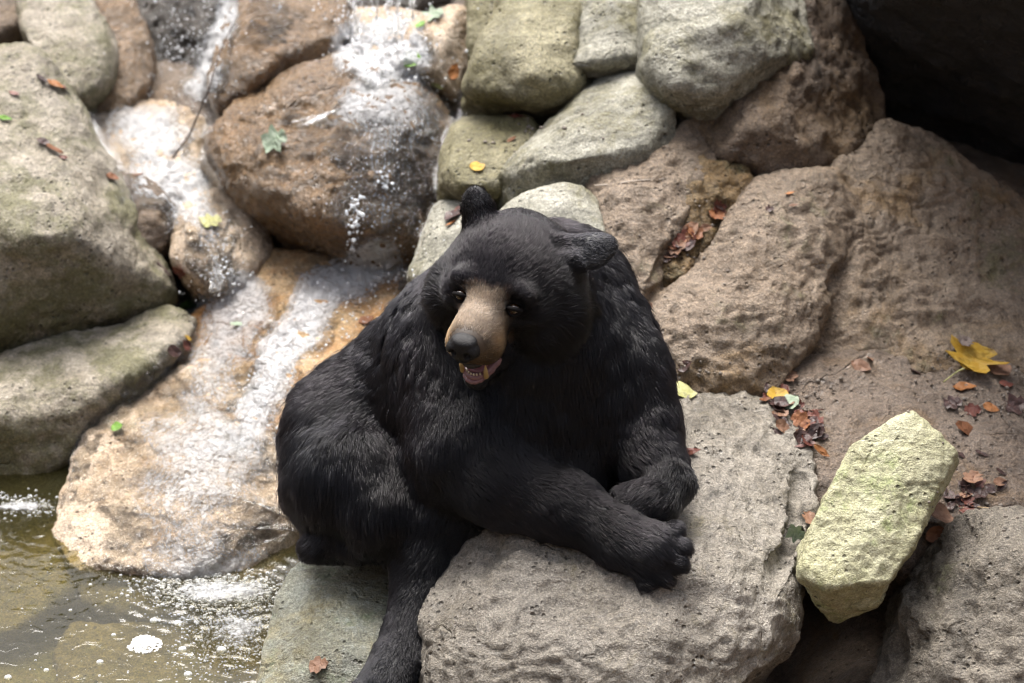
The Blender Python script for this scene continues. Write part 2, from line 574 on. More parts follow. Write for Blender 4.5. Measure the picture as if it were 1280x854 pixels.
# ---- upper left
rock('boulder', 'big flat-topped boulder with dark mossy front face beside the stream',
     [(-40, 40, 7.15), (0, 48, 7.12), (45, 70, 7.1), (92, 120, 7.05), (107, 205, 6.95), (118, 243, 6.82), (62, 275, 6.6), (-30, 262, 6.58),
      (160, 295, 6.86), (215, 362, 6.92), (205, 382, 6.92), (110, 405, 6.84), (0, 440, 6.78), (-40, 450, 6.76)], 'left_grey', 0.35, 80, 0.02, 0.016, seed=1)
rock('boulder', 'pale smooth stone leaning above the flat-topped mossy boulder',
     [(28, -40, 7.5), (20, 20, 7.42), (30, 60, 7.3), (80, 105, 7.2), (108, 130, 7.2), (140, 75, 7.3), (150, 50, 7.4), (90, -40, 7.5)], 'left_grey', 0.25, 55, 0.03, 0.012, seed=2)
rock('boulder', 'dark stone wedged in the corner behind the pale leaning stone',
     [(-60, -40, 7.5), (-60, 60, 7.35), (24, 52, 7.38), (32, 14, 7.42), (20, -40, 7.5)], 'brown_rough', 0.3, 45, 0.03, 0.012, seed=3)
rock('boulder', 'shadowed brown stone at the foot of the dark wet wall',
     [(100, -40, 7.6), (90, 20, 7.55), (140, 60, 7.45), (112, 128, 7.35), (150, 140, 7.35), (185, 120, 7.4), (190, 60, 7.5), (160, -40, 7.6)], 'wet_brown', 0.25, 50, 0.03, 0.015, seed=4)
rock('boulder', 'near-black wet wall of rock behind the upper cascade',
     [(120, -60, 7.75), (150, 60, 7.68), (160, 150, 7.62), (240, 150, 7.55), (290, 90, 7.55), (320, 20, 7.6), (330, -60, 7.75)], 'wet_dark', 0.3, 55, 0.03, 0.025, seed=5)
rock('boulder', 'small rounded brown stone at the edge of the upper cascade',
     [(120, 225, 7.02), (150, 212, 7.05), (185, 222, 7.04), (222, 245, 6.98), (226, 268, 6.94), (218, 292, 6.92), (190, 320, 6.9), (165, 300, 6.9), (140, 262, 6.92), (200, 262, 6.9)], 'brown_rough', 0.16, 50, 0.03, 0.01, seed=6)
rock('boulder', 'flat wet shelf stone carrying the upper cascade',
     [(100, 165, 7.3), (130, 125, 7.42), (240, 118, 7.45), (275, 190, 7.3), (300, 225, 7.2), (260, 250, 7.08), (215, 245, 7.05), (120, 220, 7.15)], 'wet_pale', 0.25, 60, 0.03, 0.012, seed=7)
rock('boulder', 'wet rounded lobe of stone with a thin fall over its lip',
     [(222, 250, 7.02), (260, 235, 7.1), (300, 235, 7.1), (332, 272, 6.98), (342, 310, 6.94), (330, 350, 6.88), (275, 362, 6.82), (232, 352, 6.84), (215, 320, 6.9), (280, 300, 6.88), (235, 290, 6.88)], 'wet_pale', 0.2, 55, 0.04, 0.01, seed=8)
# ---- the fall
rock('boulder', 'huge rounded brown boulder with water running down its face',
     [(262, 165, 6.98), (268, 128, 7.02), (330, 95, 7.05), (400, 82, 7.08), (480, 92, 7.05), (560, 118, 7.0), (576, 140, 6.98), (560, 200, 6.88), (545, 265, 6.84), (520, 312, 6.82),
      (470, 325, 6.8), (430, 308, 6.8), (345, 275, 6.84), (290, 222, 6.92), (350, 150, 6.86), (450, 140, 6.82), (520, 150, 6.84), (360, 220, 6.8), (460, 230, 6.74), (520, 250, 6.78)], 'wet_brown', 0.4, 85, 0.06, 0.022, seed=9)
rock('boulder', 'long brown boulder lying above the huge rounded one beside the fall',
     [(300, -40, 7.35), (285, 40, 7.25), (264, 112, 7.12), (272, 134, 7.06), (330, 100, 7.06), (400, 60, 7.12), (432, 40, 7.2), (438, -40, 7.35), (350, 20, 7.15), (320, 70, 7.06)], 'wet_brown', 0.25, 60, 0.04, 0.014, seed=10)
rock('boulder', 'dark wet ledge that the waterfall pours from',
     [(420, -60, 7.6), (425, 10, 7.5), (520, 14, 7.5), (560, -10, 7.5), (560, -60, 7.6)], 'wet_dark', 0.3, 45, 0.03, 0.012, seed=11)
rock('boulder', 'flat wet stone under the white foam at the foot of the waterfall',
     [(330, 100, 7.16), (400, 20, 7.5), (520, 10, 7.5), (575, 60, 7.3), (575, 130, 7.04), (480, 100, 7.08), (400, 90, 7.1)], 'wet_pale', 0.2, 55, 0.03, 0.01, seed=12)
rock('boulder', 'wet wedge of stone with green leaves stuck beside the waterfall',
     [(494, 68, 7.04), (505, 40, 7.06), (525, 15, 7.12), (560, 2, 7.15), (586, -5, 7.15), (590, 60, 7.08), (572, 115, 7.0), (545, 100, 6.98), (500, 88, 6.99), (550, 60, 6.98)], 'wet_pale', 0.16, 50, 0.03, 0.008, seed=13)
# ---- stones behind the bear
rock('boulder', 'narrow mossy stone squeezed between the waterfall and the mossy boulder',
     [(580, -40, 7.1), (581, 40, 7.0), (586, 72, 6.95), (605, 70, 6.9), (640, 20, 6.95), (650, -40, 7.05)], 'moss_stone', 0.25, 45, 0.02, 0.01, seed=14)
rock('boulder', 'mossy olive boulder with a dark underside overhanging smaller stones',
     [(640, -40, 7.0), (630, 15, 6.92), (605, 60, 6.84), (580, 100, 6.8), (580, 118, 6.84), (600, 132, 6.84), (645, 140, 6.84), (688, 150, 6.84), (740, 112, 6.8), (735, -40, 6.98), (588, 98, 6.7), (640, 108, 6.64), (705, 100, 6.65), (640, 70, 6.7)], 'moss_stone', 0.35, 65, 0.025, 0.016, seed=15)
rock('boulder', 'grey-green boulder resting against the mossy olive boulder',
     [(726, -40, 6.95), (726, 20, 6.86), (700, 60, 6.78), (688, 84, 6.74), (740, 95, 6.82), (795, 104, 6.82), (808, 88, 6.8), (812, -40, 6.9), (745, 66, 6.66), (800, 62, 6.67)], 'green_grey', 0.35, 55, 0.025, 0.014, seed=16)
rock('boulder', 'angular grey boulder with a dark facet wedged above the slope',
     [(808, -40, 6.8), (808, 40, 6.66), (808, 82, 6.62), (828, 115, 6.64), (858, 140, 6.64), (896, 145, 6.66), (925, 112, 6.68), (965, 96, 6.7), (1012, 62, 6.72), (1012, -40, 6.8), (895, 35, 6.5), (858, 118, 6.49), (830, 80, 6.53), (985, 50, 6.6)], 'green_grey', 0.4, 70, 0.018, 0.016, seed=17)
rock('boulder', 'rough brown boulder below the dark overhang',
     [(1005, -40, 6.95), (1058, -40, 6.98), (1065, 60, 6.92), (1108, 150, 6.86), (1040, 218, 6.72), (985, 216, 6.62), (905, 192, 6.58), (870, 150, 6.62), (900, 110, 6.7), (1000, 60, 6.78), (985, 140, 6.6), (920, 160, 6.56)], 'brown_rough', 0.4, 75, 0.03, 0.02, seed=18, rough=1.6)
rock('boulder', 'small grey-green stone carrying a single yellow leaf',
     [(556, 160, 6.78), (578, 135, 6.82), (660, 142, 6.78), (690, 155, 6.76), (645, 190, 6.66), (622, 250, 6.64), (560, 256, 6.68), (545, 238, 6.7), (552, 222, 6.58), (625, 222, 6.56), (600, 190, 6.64)], 'moss_stone', 0.22, 55, 0.02, 0.01, seed=19)
rock('boulder', 'pale ridge-backed boulder between the small leaf stone and the slope',
     [(614, 222, 6.6), (642, 186, 6.66), (702, 138, 6.74), (752, 104, 6.78), (812, 98, 6.72), (832, 128, 6.64), (836, 200, 6.56), (800, 232, 6.54), (740, 240, 6.54), (690, 230, 6.58), (640, 246, 6.6), (618, 258, 6.62), (645, 205, 6.53), (690, 192, 6.49), (760, 182, 6.46), (820, 172, 6.49)], 'green_grey', 0.4, 75, 0.02, 0.014, seed=20)
rock('boulder', 'pale stone right behind the bear head',
     [(612, 275, 6.42), (650, 240, 6.48), (702, 226, 6.5), (748, 240, 6.46), (755, 300, 6.36), (700, 330, 6.3), (630, 320, 6.32), (690, 255, 6.42)], 'green_grey', 0.3, 55, 0.025, 0.01, seed=21)
rock('boulder', 'low mossy stone between the brown boulder and the bear ear',
     [(508, 335, 6.6), (522, 300, 6.66), (545, 255, 6.7), (600, 252, 6.64), (630, 270, 6.5), (600, 330, 6.42), (530, 360, 6.46)], 'green_grey', 0.25, 50, 0.03, 0.008, seed=22)
# ---- slope at the side
rock('rock_slope', 'rough brown-grey face of rock rising from the wet ledge behind the bear',
     [[(735, 235, 6.52), (800, 190, 6.56), (838, 130, 6.66), (870, 140, 6.66), (905, 195, 6.6), (890, 255, 6.48), (845, 320, 6.38), (810, 380, 6.3), (760, 420, 6.3), (735, 320, 6.4), (800, 260, 6.42)],
      [(800, 400, 6.3), (850, 335, 6.37), (905, 265, 6.48), (950, 212, 6.58), (1045, 212, 6.62), (1065, 255, 6.58), (1060, 300, 6.5), (1040, 370, 6.4), (1010, 440, 6.3), (970, 490, 6.22), (900, 500, 6.2), (820, 475, 6.2), (960, 290, 6.41), (880, 420, 6.22), (980, 400, 6.29)],
      [(1000, 450, 6.34), (1020, 330, 6.48), (1045, 205, 6.66), (1110, 145, 6.82), (1180, 190, 6.84), (1300, 260, 6.84), (1360, 420, 6.6), (1360, 520, 6.4), (1200, 475, 6.36), (1060, 480, 6.32), (1100, 300, 6.56), (1200, 330, 6.58)]],
     'slope', 0.4, 150, 0.05, 0.022, seed=24, kind='structure', rough=0.9, join=0.03, cuts=8, terr=1.0,
     carve=[((1030, 362, 6.44), (1072, 300, 6.52), 0.012, 0.02), ((1045, 352, 6.43), (1120, 356, 6.48), 0.016, 0.02), ((835, 335, 6.34), (900, 262, 6.47), 0.012, 0.03), ((960, 268, 6.44), (985, 262, 6.46), 0.007, 0.01), ((865, 378, 6.27), (885, 366, 6.29), 0.007, 0.012), ((830, 455, 6.2), (860, 440, 6.2), 0.008, 0.014)])
rock('boulder', 'crumbly ochre rock in the crevice of the slope behind the bear',
     [(770, 350, 6.44), (800, 270, 6.5), (835, 190, 6.58), (880, 175, 6.6), (935, 205, 6.6), (930, 250, 6.52), (880, 310, 6.44), (830, 370, 6.36), (855, 270, 6.47)], M['ochre_rough'], 0.3, 65, 0.03, 0.02, seed=44, rough=1.8)
rock('dirt_ledge', 'wet brown dirt ledge strewn with fallen leaves',
     [(820, 490, 6.25), (880, 470, 6.26), (1000, 440, 6.36), (1100, 440, 6.4), (1200, 440, 6.42), (1340, 470, 6.44), (1340, 640, 6.02), (1200, 680, 5.93), (1140, 700, 5.94), (1060, 690, 6.0), (1010, 620, 6.08), (940, 560, 6.2)], 'dirt', 0.35, 110, 0.05, 0.016, seed=26, kind='structure', down=0.3, rough=1.3)
# ---- overhang and hollow
rock('boulder', 'overhanging boulder roofing the hollow, its shade put into near-black colour',
     [(1062, -60, 6.75), (1075, 20, 6.95), (1090, 90, 7.15), (1110, 150, 7.35), (1200, 215, 7.5), (1340, 260, 7.6), (1400, -60, 6.2), (1200, -260, 5.7), (1060, -260, 6.1), (1500, -300, 5.5), (1500, 100, 6.5)], 'cave_shade', 0.9, 80, 0.03, 0.03, seed=27, down=0.0, shrink=1.0)  # upper corners lie out of view, added to shadow the hollow and slope
# ---- lower left
rock('boulder', 'long grey boulder with a shallow hollow lying under the mossy boulder',
     [(-40, 462, 6.72), (0, 448, 6.74), (90, 418, 6.78), (200, 384, 6.84), (242, 396, 6.82), (238, 412, 6.78), (212, 440, 6.72), (125, 500, 6.6), (92, 540, 6.6), (60, 585, 6.56), (28, 612, 6.54), (-40, 622, 6.53), (115, 472, 6.57), (60, 500, 6.5), (-40, 520, 6.48)], 'left_grey', 0.35, 80, 0.02, 0.014, seed=28,
     carve=[((15, 500, 6.49), (45, 470, 6.55), 0.05, 0.03)])
rock('boulder', 'broad wet tan boulder that the stream spills over into the pool',
     [(66, 640, 6.42), (85, 590, 6.5), (110, 545, 6.58), (150, 505, 6.66), (215, 465, 6.74), (280, 450, 6.76), (330, 520, 6.62), (375, 600, 6.44), (378, 660, 6.30), (345, 712, 6.2), (250, 736, 6.17), (160, 736, 6.19), (100, 718, 6.24), (72, 690, 6.3), (150, 600, 6.42), (120, 670, 6.29), (220, 640, 6.32), (300, 620, 6.34), (330, 660, 6.26)], 'wet_pale', 0.4, 90, 0.05, 0.02, seed=29)
rock('stream_bed', 'stony stream bed with rusty orange hollows under running water',
     [(200, 440, 6.86), (240, 395, 6.9), (340, 315, 7.0), (420, 305, 7.0), (520, 318, 6.96), (500, 380, 6.8), (440, 440, 6.66), (380, 520, 6.5), (365, 580, 6.44), (300, 560, 6.54), (240, 480, 6.72)], 'wet_ochre', 0.4, 90, 0.05, 0.014, seed=30, kind='structure')
rock('boulder', 'grey-green squared block beneath the bear hind foot',
     [(325, 870, 5.86), (332, 790, 5.92), (345, 735, 5.98), (368, 700, 6.04), (420, 690, 6.1), (490, 690, 6.1), (530, 720, 6.04), (540, 870, 5.8), (420, 838, 5.76), (345, 834, 5.8), (520, 845, 5.77), (335, 880, 5.82), (530, 890, 5.8)], 'block', 0.35, 65, 0.02, 0.01, seed=31)
rock('boulder', 'massive pale grey boulder the bear rests its forearms on',
     [(524, 880, 5.75), (526, 785, 5.74), (546, 718, 5.76), (588, 662, 5.81), (622, 645, 5.84), (640, 560, 6.08), (760, 500, 6.2), (830, 484, 6.24), (930, 492, 6.26), (985, 530, 6.2), (1010, 585, 6.1), (1015, 640, 5.98), (1004, 720, 5.88), (998, 790, 5.8), (962, 880, 5.72),
      (600, 710, 5.7), (720, 700, 5.71), (850, 700, 5.71), (930, 730, 5.7), (968, 770, 5.7), (590, 880, 5.6), (700, 800, 5.6), (820, 800, 5.6), (940, 840, 5.64), (800, 890, 5.56)], 'pale', 0.4, 140, 0.035, 0.017, seed=32, cuts=8, rough=0.9, terr=1.3,
     carve=[((1000, 600, 6.06), (985, 680, 5.9), 0.016, 0.02), ((985, 680, 5.9), (965, 730, 5.74), 0.014, 0.02)])
rock('boulder', 'tall yellow-green slab of stone leaning beside the pale boulder',
     [(1000, 690, 5.74), (1028, 645, 5.78), (1048, 605, 5.81), (1070, 562, 5.84), (1112, 536, 5.88), (1150, 517, 5.9), (1166, 520, 5.9), (1196, 542, 5.88), (1204, 566, 5.86), (1160, 645, 5.8), (1112, 722, 5.74), (1100, 750, 5.8), (1042, 772, 5.84), (1008, 738, 5.76), (1004, 715, 5.73), (1040, 728, 5.7), (1010, 700, 5.72)],
     'yellow', 0.13, 105, 0.006, 0.009, seed=35, cuts=6, grow=1.05, fs=1.5, terr=0.6, down=0.03, shrink=0.9, carve=[((1025, 664, 5.72), (1040, 660, 5.73), 0.008, 0.012)], rough=1.2)
rock('boulder', 'dark pitted grey boulder below the leaning slab',
     [(1080, 890, 5.78), (1112, 800, 5.84), (1140, 720, 5.9), (1180, 668, 5.92), (1230, 645, 5.92), (1340, 630, 5.9), (1340, 890, 5.6), (1180, 880, 5.66), (1200, 740, 5.76), (1280, 700, 5.74)], 'low_right', 0.35, 75, 0.04, 0.02, seed=34, rough=1.4)
# ================================================================ the bear
def cam2w(a, b, c):
    """camera-frame direction (right, up, towards the viewer) in world axes"""
    return RIGHT * a + UPV * b - FWD * c


class Sdf:
    def __init__(self):
        self.ops = []

    def cone(self, a, b, ra, rb, k=0.02, flow=None, length=0.03, tagname='', mode='add'):
        a, b = np.array(a), np.array(b)
        if flow is None:
            flow = b - a
        nf = np.linalg.norm(flow)
        flow = flow / nf if nf > 1e-6 else np.array((0, 0, -1.0))
        self.ops.append(dict(t='c', a=a, b=b, ra=ra, rb=rb, k=k, flow=flow, length=length, tag=tagname, mode=mode,
                             lo=np.minimum(a - ra, b - rb), hi=np.maximum(a + ra, b + rb)))

    def ell(self, c, axes, r, k=0.02, flow=(0, 0, -1), length=0.03, tagname='', mode='add'):
        c = np.array(c)
        R = np.array([np.array(x) / np.linalg.norm(x) for x in axes])
        r = np.array(r)
        flow = np.array(flow, float)
        m = r.max()
        self.ops.append(dict(t='e', c=c, R=R, r=r, k=k, flow=flow / np.linalg.norm(flow), length=length, tag=tagname, mode=mode, lo=c - m, hi=c + m))

    @staticmethod
    def dist(o, p):
        if o['t'] == 'c':
            ab = o['b'] - o['a']
            L = ab @ ab + 1e-12
            t = np.clip(((p - o['a']) @ ab) / L, 0, 1)
            return np.linalg.norm(p - o['a'] - t[..., None] * ab, axis=-1) - (o['ra'] + (o['rb'] - o['ra']) * t)
        q = (p - o['c']) @ o['R'].T
        k0 = np.linalg.norm(q / o['r'], axis=-1)
        k1 = np.linalg.norm(q / (o['r'] ** 2), axis=-1)
        return k0 * (k0 - 1) / np.maximum(k1, 1e-9)

    def mesh(self, h, pad=0.03):
        adds = [o for o in self.ops if o['mode'] == 'add']
        lo = np.min([o['lo'] for o in adds], 0) - pad
        hi = np.max([o['hi'] for o in adds], 0) + pad
        n = np.ceil((hi - lo) / h).astype(int) + 1
        f = np.full(n, 1.0)
        for o in self.ops:
            m = o['k'] * 1.6 + 2 * h
            i0 = np.maximum(((o['lo'] - m - lo) / h).astype(int), 0)
            i1 = np.minimum(((o['hi'] + m - lo) / h).astype(int) + 2, n)
            if np.any(i1 <= i0):
                continue
            g = np.stack(np.meshgrid(*[lo[i] + h * np.arange(i0[i], i1[i]) for i in range(3)], indexing='ij'), -1)
            d = self.dist(o, g)
            sl_ = tuple(slice(i0[i], i1[i]) for i in range(3))
            s = f[sl_]
            k = o['k']
            if o['mode'] == 'add':
                hh = np.maximum(k - np.abs(s - d), 0) / k
                f[sl_] = np.minimum(s, d) - hh * hh * k * 0.25
            else:
                d = -d
                hh = np.maximum(k - np.abs(s - d), 0) / k
                f[sl_] = np.maximum(s, d) + hh * hh * k * 0.25
        return surface_nets(f, lo, h)


PXM = lambda d: d / FPX          # metres per photo pixel at distance d


def capsule(S, p1, p2, k=0.03, flow=None, length=0.03, tagname=''):
    """p = (x, y, distance, radius in photo pixels)"""
    a, b = P(*p1[:3]), P(*p2[:3])
    S.cone(a, b, p1[3] * PXM(p1[2]), p2[3] * PXM(p2[2]), k, None if flow is None else cam2w(*flow), length, tagname)


B = Sdf()
# torso, rump and belly
DN = (-0.25, -0.95, 0.1)
capsule(B, (470, 570, 6.12, 92), (630, 440, 6.04, 132), 0.05, (-0.75, -0.65, 0), 0.036, 'torso')
capsule(B, (690, 388, 6.05, 108), (720, 490, 6.0, 98), 0.05, (0.35, -0.95, 0), 0.036, 'torso')
capsule(B, (640, 520, 5.97, 112), (580, 600, 5.97, 88), 0.05, DN, 0.036, 'belly')
capsule(B, (735, 520, 5.95, 84), (690, 590, 5.92, 78), 0.05, (0.1, -1, 0.1), 0.036, 'belly')
capsule(B, (520, 620, 6.0, 76), (545, 660, 5.96, 58), 0.05, DN, 0.036, 'belly')
capsule(B, (525, 425, 6.1, 46), (442, 518, 6.1, 70), 0.06, (-0.7, -0.7, 0), 0.04, 'torso')
# haunch and folded hind foot
capsule(B, (436, 552, 6.06, 78), (428, 600, 6.0, 70), 0.035, (-0.55, -0.8, 0.1), 0.05, 'haunch')
capsule(B, (440, 590, 5.97, 62), (480, 640, 5.93, 54), 0.03, (0.0, -1, 0.1), 0.046, 'haunch')
capsule(B, (425, 640, 5.98, 48), (410, 668, 5.98, 30), 0.025, (-0.3, -0.9, 0.2), 0.03, 'leg')
capsule(B, (415, 672, 5.97, 25), (392, 683, 5.95, 18), 0.02, (-0.8, -0.5, 0.3), 0.022, 'paw')
capsule(B, (425, 675, 5.96, 22), (445, 684, 5.93, 15), 0.02, (0.2, -0.9, 0.3), 0.022, 'paw')
# hanging hind leg and foot
capsule(B, (540, 668, 5.93, 54), (524, 745, 5.87, 33), 0.03, (-0.25, -0.95, 0.1), 0.026, 'leg')
capsule(B, (524, 745, 5.87, 32), (502, 826, 5.8, 29), 0.02, (-0.25, -0.95, 0.1), 0.022, 'leg')
capsule(B, (502, 826, 5.8, 31), (478, 858, 5.74, 27), 0.02, (-0.6, -0.75, 0.2), 0.018, 'paw')
for tx, ty in ((452, 862), (462, 872), (476, 880), (490, 882), (503, 878)):
    capsule(B, (484, 855, 5.75, 16), (tx, ty, 5.715, 11), 0.01, (-0.5, -0.8, 0.2), 0.014, 'paw')
# near arm lying across the boulder
capsule(B, (570, 430, 5.96, 86), (588, 560, 5.84, 66), 0.05, (0.05, -1, 0.1), 0.032, 'arm')
capsule(B, (588, 560, 5.84, 66), (622, 602, 5.8, 50), 0.04, (0.5, -0.85, 0.1), 0.03, 'arm')
capsule(B, (615, 596, 5.8, 50), (700, 632, 5.765, 41), 0.03, (0.85, -0.5, 0.1), 0.026, 'arm')
capsule(B, (700, 632, 5.765, 41), (772, 668, 5.715, 35), 0.03, (0.85, -0.5, 0.1), 0.024, 'arm')
capsule(B, (772, 668, 5.715, 34), (812, 690, 5.69, 35), 0.02, (0.85, -0.5, 0.1), 0.02, 'paw')
for tx, ty, dd in ((842, 664, 5.70), (851, 684, 5.675), (847, 705, 5.663), (831, 722, 5.663), (808, 729, 5.67)):
    capsule(B, (806, 690, 5.685, 18), (tx, ty, dd, 11.5), 0.012, (0.85, -0.5, 0.1), 0.019, 'paw')
# far arm folded with its paw tucked
capsule(B, (752, 430, 5.98, 66), (798, 530, 5.9, 50), 0.05, (0.4, -0.9, 0.1), 0.034, 'arm')
capsule(B, (798, 530, 5.9, 46), (815, 572, 5.85, 38), 0.03, (0.4, -0.9, 0.1), 0.034, 'arm')
capsule(B, (822, 540, 5.9, 16), (832, 536, 5.9, 6), 0.02, (0.5, 0.7, 0.1), 0.02, 'arm')
capsule(B, (812, 574, 5.85, 37), (838, 606, 5.79, 31), 0.025, (0.6, -0.7, 0.3), 0.028, 'arm')
capsule(B, (838, 606, 5.79, 30), (820, 628, 5.755, 28), 0.015, (-0.6, -0.5, 0.3), 0.02, 'paw')
capsule(B, (820, 626, 5.755, 26), (786, 630, 5.745, 22), 0.015, (-0.9, -0.2, 0.2), 0.018, 'paw')
# neck
capsule(B, (650, 370, 5.88, 92), (650, 440, 5.98, 128), 0.05, (0.1, -0.95, 0.0), 0.034, 'neck')
capsule(B, (655, 450, 5.85, 70), (660, 540, 5.93, 90), 0.05, (0.1, -0.95, 0.2), 0.04, 'neck')
capsule(B, (700, 420, 5.86, 64), (735, 470, 5.92, 80), 0.05, (0.4, -0.9, 0.2), 0.04, 'neck')

# ---- head in its own frame: x across the eyes, y out along the muzzle, z up from the brow
HD = 5.66
HS = PXM(HD)
nrm_ = lambda a: np.array(a) / np.linalg.norm(a)
HF = nrm_(cam2w(-0.37, -0.66, 0.65))
HE = cam2w(0.93, -0.247, 0.274)
HE = nrm_(HE - HF * (HE @ HF))
HU = np.cross(HF, HE)
if HU @ UPV < 0:
    HU = -HU
HM = P(611, 371, HD)
H = lambda x, y, z: HM + HS * (HE * x + HF * y + HU * z)
HAX = (HE, HF, HU)
BK = -HF


def hell(c, r, k, length, flow, tagname='head', mode='add'):
    B.ell(H(*c), HAX, np.array(r) * HS, k * 0.001, flow, length, tagname, mode)


hell((2, -78, -24), (84, 86, 60), 20, 0.023, BK)
hell((0, -38, -6), (54, 50, 26), 26, 0.012, BK + 0.15 * HU)
for s in (-1, 1):
    hell((s * 52, -58, -58), (50, 54, 46), 30, 0.042, BK * 0.7 - HU * 0.55 + HE * s * 0.35)
    hell((s * 36, -12, 9), (20, 16, 9), 14, 0.010, BK + HU * 0.5 + HE * s * 0.4)
    hell((s * 44, -22, -22), (24, 26, 20), 22, 0.011, BK)
    hell((s * 20, 46, -38), (17, 26, 18), 14, 0.007, BK - HU * 0.2, 'muzzle')
B.cone(H(0, -12, -22), H(0, 60, -22), 36 * HS, 27 * HS, 0.024, BK, 0.009, 'muzzle')
B.cone(H(0, 40, -20), H(0, 66, -22), 26 * HS, 21 * HS, 0.014, BK, 0.005, 'muzzle')
B.cone(H(0, -40, -66), H(0, 0, -84), 44 * HS, 30 * HS, 0.03, BK - HU * 0.4, 0.016, 'jaw')
B.cone(H(0, 0, -84), H(0, 48, -98), 28 * HS, 16 * HS, 0.02, BK - HU * 0.2, 0.007, 'jaw')
# mouth opening, eye sockets
B.ell(H(0, 48, -71), HAX, np.array((25, 36, 14)) * HS, 0.008, BK, 0.002, 'mouth', 'sub')
EYES = [(-35, 6, -3), (37, 6, -3)]
for ex, ey, ez in EYES:
    B.ell(H(ex, ey + 3, ez - 1), HAX, np.array((12, 9, 9.5)) * HS, 0.005, BK, 0.002, 'eye', 'sub')
# ears: cupped flaps
EARL, EARR = P(599, 270, 5.785), P(730, 314, 5.725)
px = PXM(5.76)
la, lb = nrm_(cam2w(-0.22, 0.95, 0.1)), nrm_(cam2w(0.92, 0.2, 0.35))
lc = nrm_(np.cross(la, lb))
B.ell(EARL, (la, lb, lc), np.array((38, 25, 13)) * px, 0.012, -lc + 0.5 * la, 0.010, 'ear')
B.ell(P(606, 294, 5.78), (la, lb, lc), np.array((26, 24, 18)) * px, 0.015, la, 0.012, 'ear')
B.ell(P(588, 268, 5.80), (la, lb, lc), np.array((20, 12, 9)) * px, 0.01, la, 0.01, 'ear', 'sub')
ra, rb = nrm_(cam2w(0.95, 0.12, 0.0)), nrm_(cam2w(-0.12, 0.92, -0.35))
rc = nrm_(np.cross(ra, rb))
B.ell(EARR, (ra, rb, rc), np.array((42, 27, 13)) * px, 0.012, ra, 0.010, 'ear')
B.ell(P(706, 318, 5.74), (ra, rb, rc), np.array((26, 28, 22)) * px, 0.015, ra, 0.012, 'ear')
B.ell(P(708, 303, 5.705), (ra, rb, rc), np.array((20, 13, 10)) * px, 0.010, ra, 0.01, 'ear', 'sub')

bv, bq = B.mesh(0.0062)
bn = vnormals(bv, bq)
bv = bv + bn * (fbm(bv * 9, 3) * 0.006)[:, None] * (np.linalg.norm(bv - HM, axis=1) > 0.2)[:, None]
bn = vnormals(bv, bq)

# per-vertex flow, hair length, colour
W = np.zeros(len(bv))
FL = np.zeros((len(bv), 3))
LEN = np.zeros(len(bv))
for o in B.ops:
    if o['mode'] != 'add':
        continue
    d = Sdf.dist(o, bv)
    wg = np.exp(-np.maximum(d, -0.004) / 0.012)
    W += wg
    FL += wg[:, None] * o['flow']
    LEN += wg * o['length']
FL /= W[:, None]
LEN /= W
hl = np.stack([(bv - HM) @ HE, (bv - HM) @ HF, (bv - HM) @ HU], 1) / HS
sst = lambda x, a, b: (lambda t: t * t * (3 - 2 * t))(np.clip((x - a) / (b - a), 0, 1))
jit = vnoise(bv * 90) * 7 + vnoise(bv * 200) * 4
hw = 20 + 0.28 * np.clip(hl[:, 1], 0, 60)
tan = sst(hl[:, 1] + jit, -4, 12) * sst(hl[:, 2] + jit, -66, -54) * (hl[:, 1] < 110)
tan = np.maximum(tan * sst(-np.abs(hl[:, 0]) + jit * 0.6, -hw - 12, -hw + 2), 0)
tan = np.maximum(tan, sst(hl[:, 1] + jit, 20, 34) * sst(hl[:, 2], -66, -50) * (hl[:, 1] < 110) * (np.abs(hl[:, 0]) < 60))
# pale chin edge
mouthpink = (np.linalg.norm((hl - np.array((0, 48, -71))) / np.array((25, 35, 14)), axis=1) < 1.12)
bm_attr = np.zeros((len(bv), 4), np.float32)
bm_attr[:, 3] = 1
blk = np.array((0.0024, 0.0024, 0.0032))
shade = vnoise(bv * 60) * 0.5 + 0.5
top_ = sst(hl[:, 2], -30, 6)[:, None]
tn = (np.array((0.125, 0.092, 0.064)) * top_ + np.array((0.115, 0.062, 0.022)) * (1 - top_)) * (0.5 + 0.8 * shade)[:, None]
# sides of the muzzle run darker and more golden
tn = tn * (1 - 0.55 * sst(np.abs(hl[:, 0]), 14, 36) * sst(-hl[:, 2], 18, 44))[:, None]
tn = tn * (1 - 0.6 * sst(hl[:, 1], 46, 72))[:, None]
bm_attr[:, :3] = blk[None] * (1 - tan[:, None]) + tn * tan[:, None]
bm_attr[mouthpink, :3] = (0.20, 0.075, 0.085)

bear = bpy.data.objects.new('black_bear', None)
COL.objects.link(bear)
borg = np.array((bv[:, 0].mean(), bv[:, 1].mean(), bv[:, 2].min()))
bear.location = borg
tag(bear, 'black bear with tan muzzle and open mouth sitting against the pale boulder', 'bear')

t = NT('bear_skin')
at = t.n('Attribute')
at.attribute_name = 'coat'
M['skin'] = t.done(t.n('BsdfPrincipled', Base__Color=at.outputs['Color'], Roughness=0.6).outputs[0])
bme = mesh_np('body', bv - borg, bq)
ca = bme.color_attributes.new('coat', 'FLOAT_COLOR', 'POINT')
ca.data.foreach_set('color', bm_attr.ravel())
body = link('body', bme, M['skin'], bear)

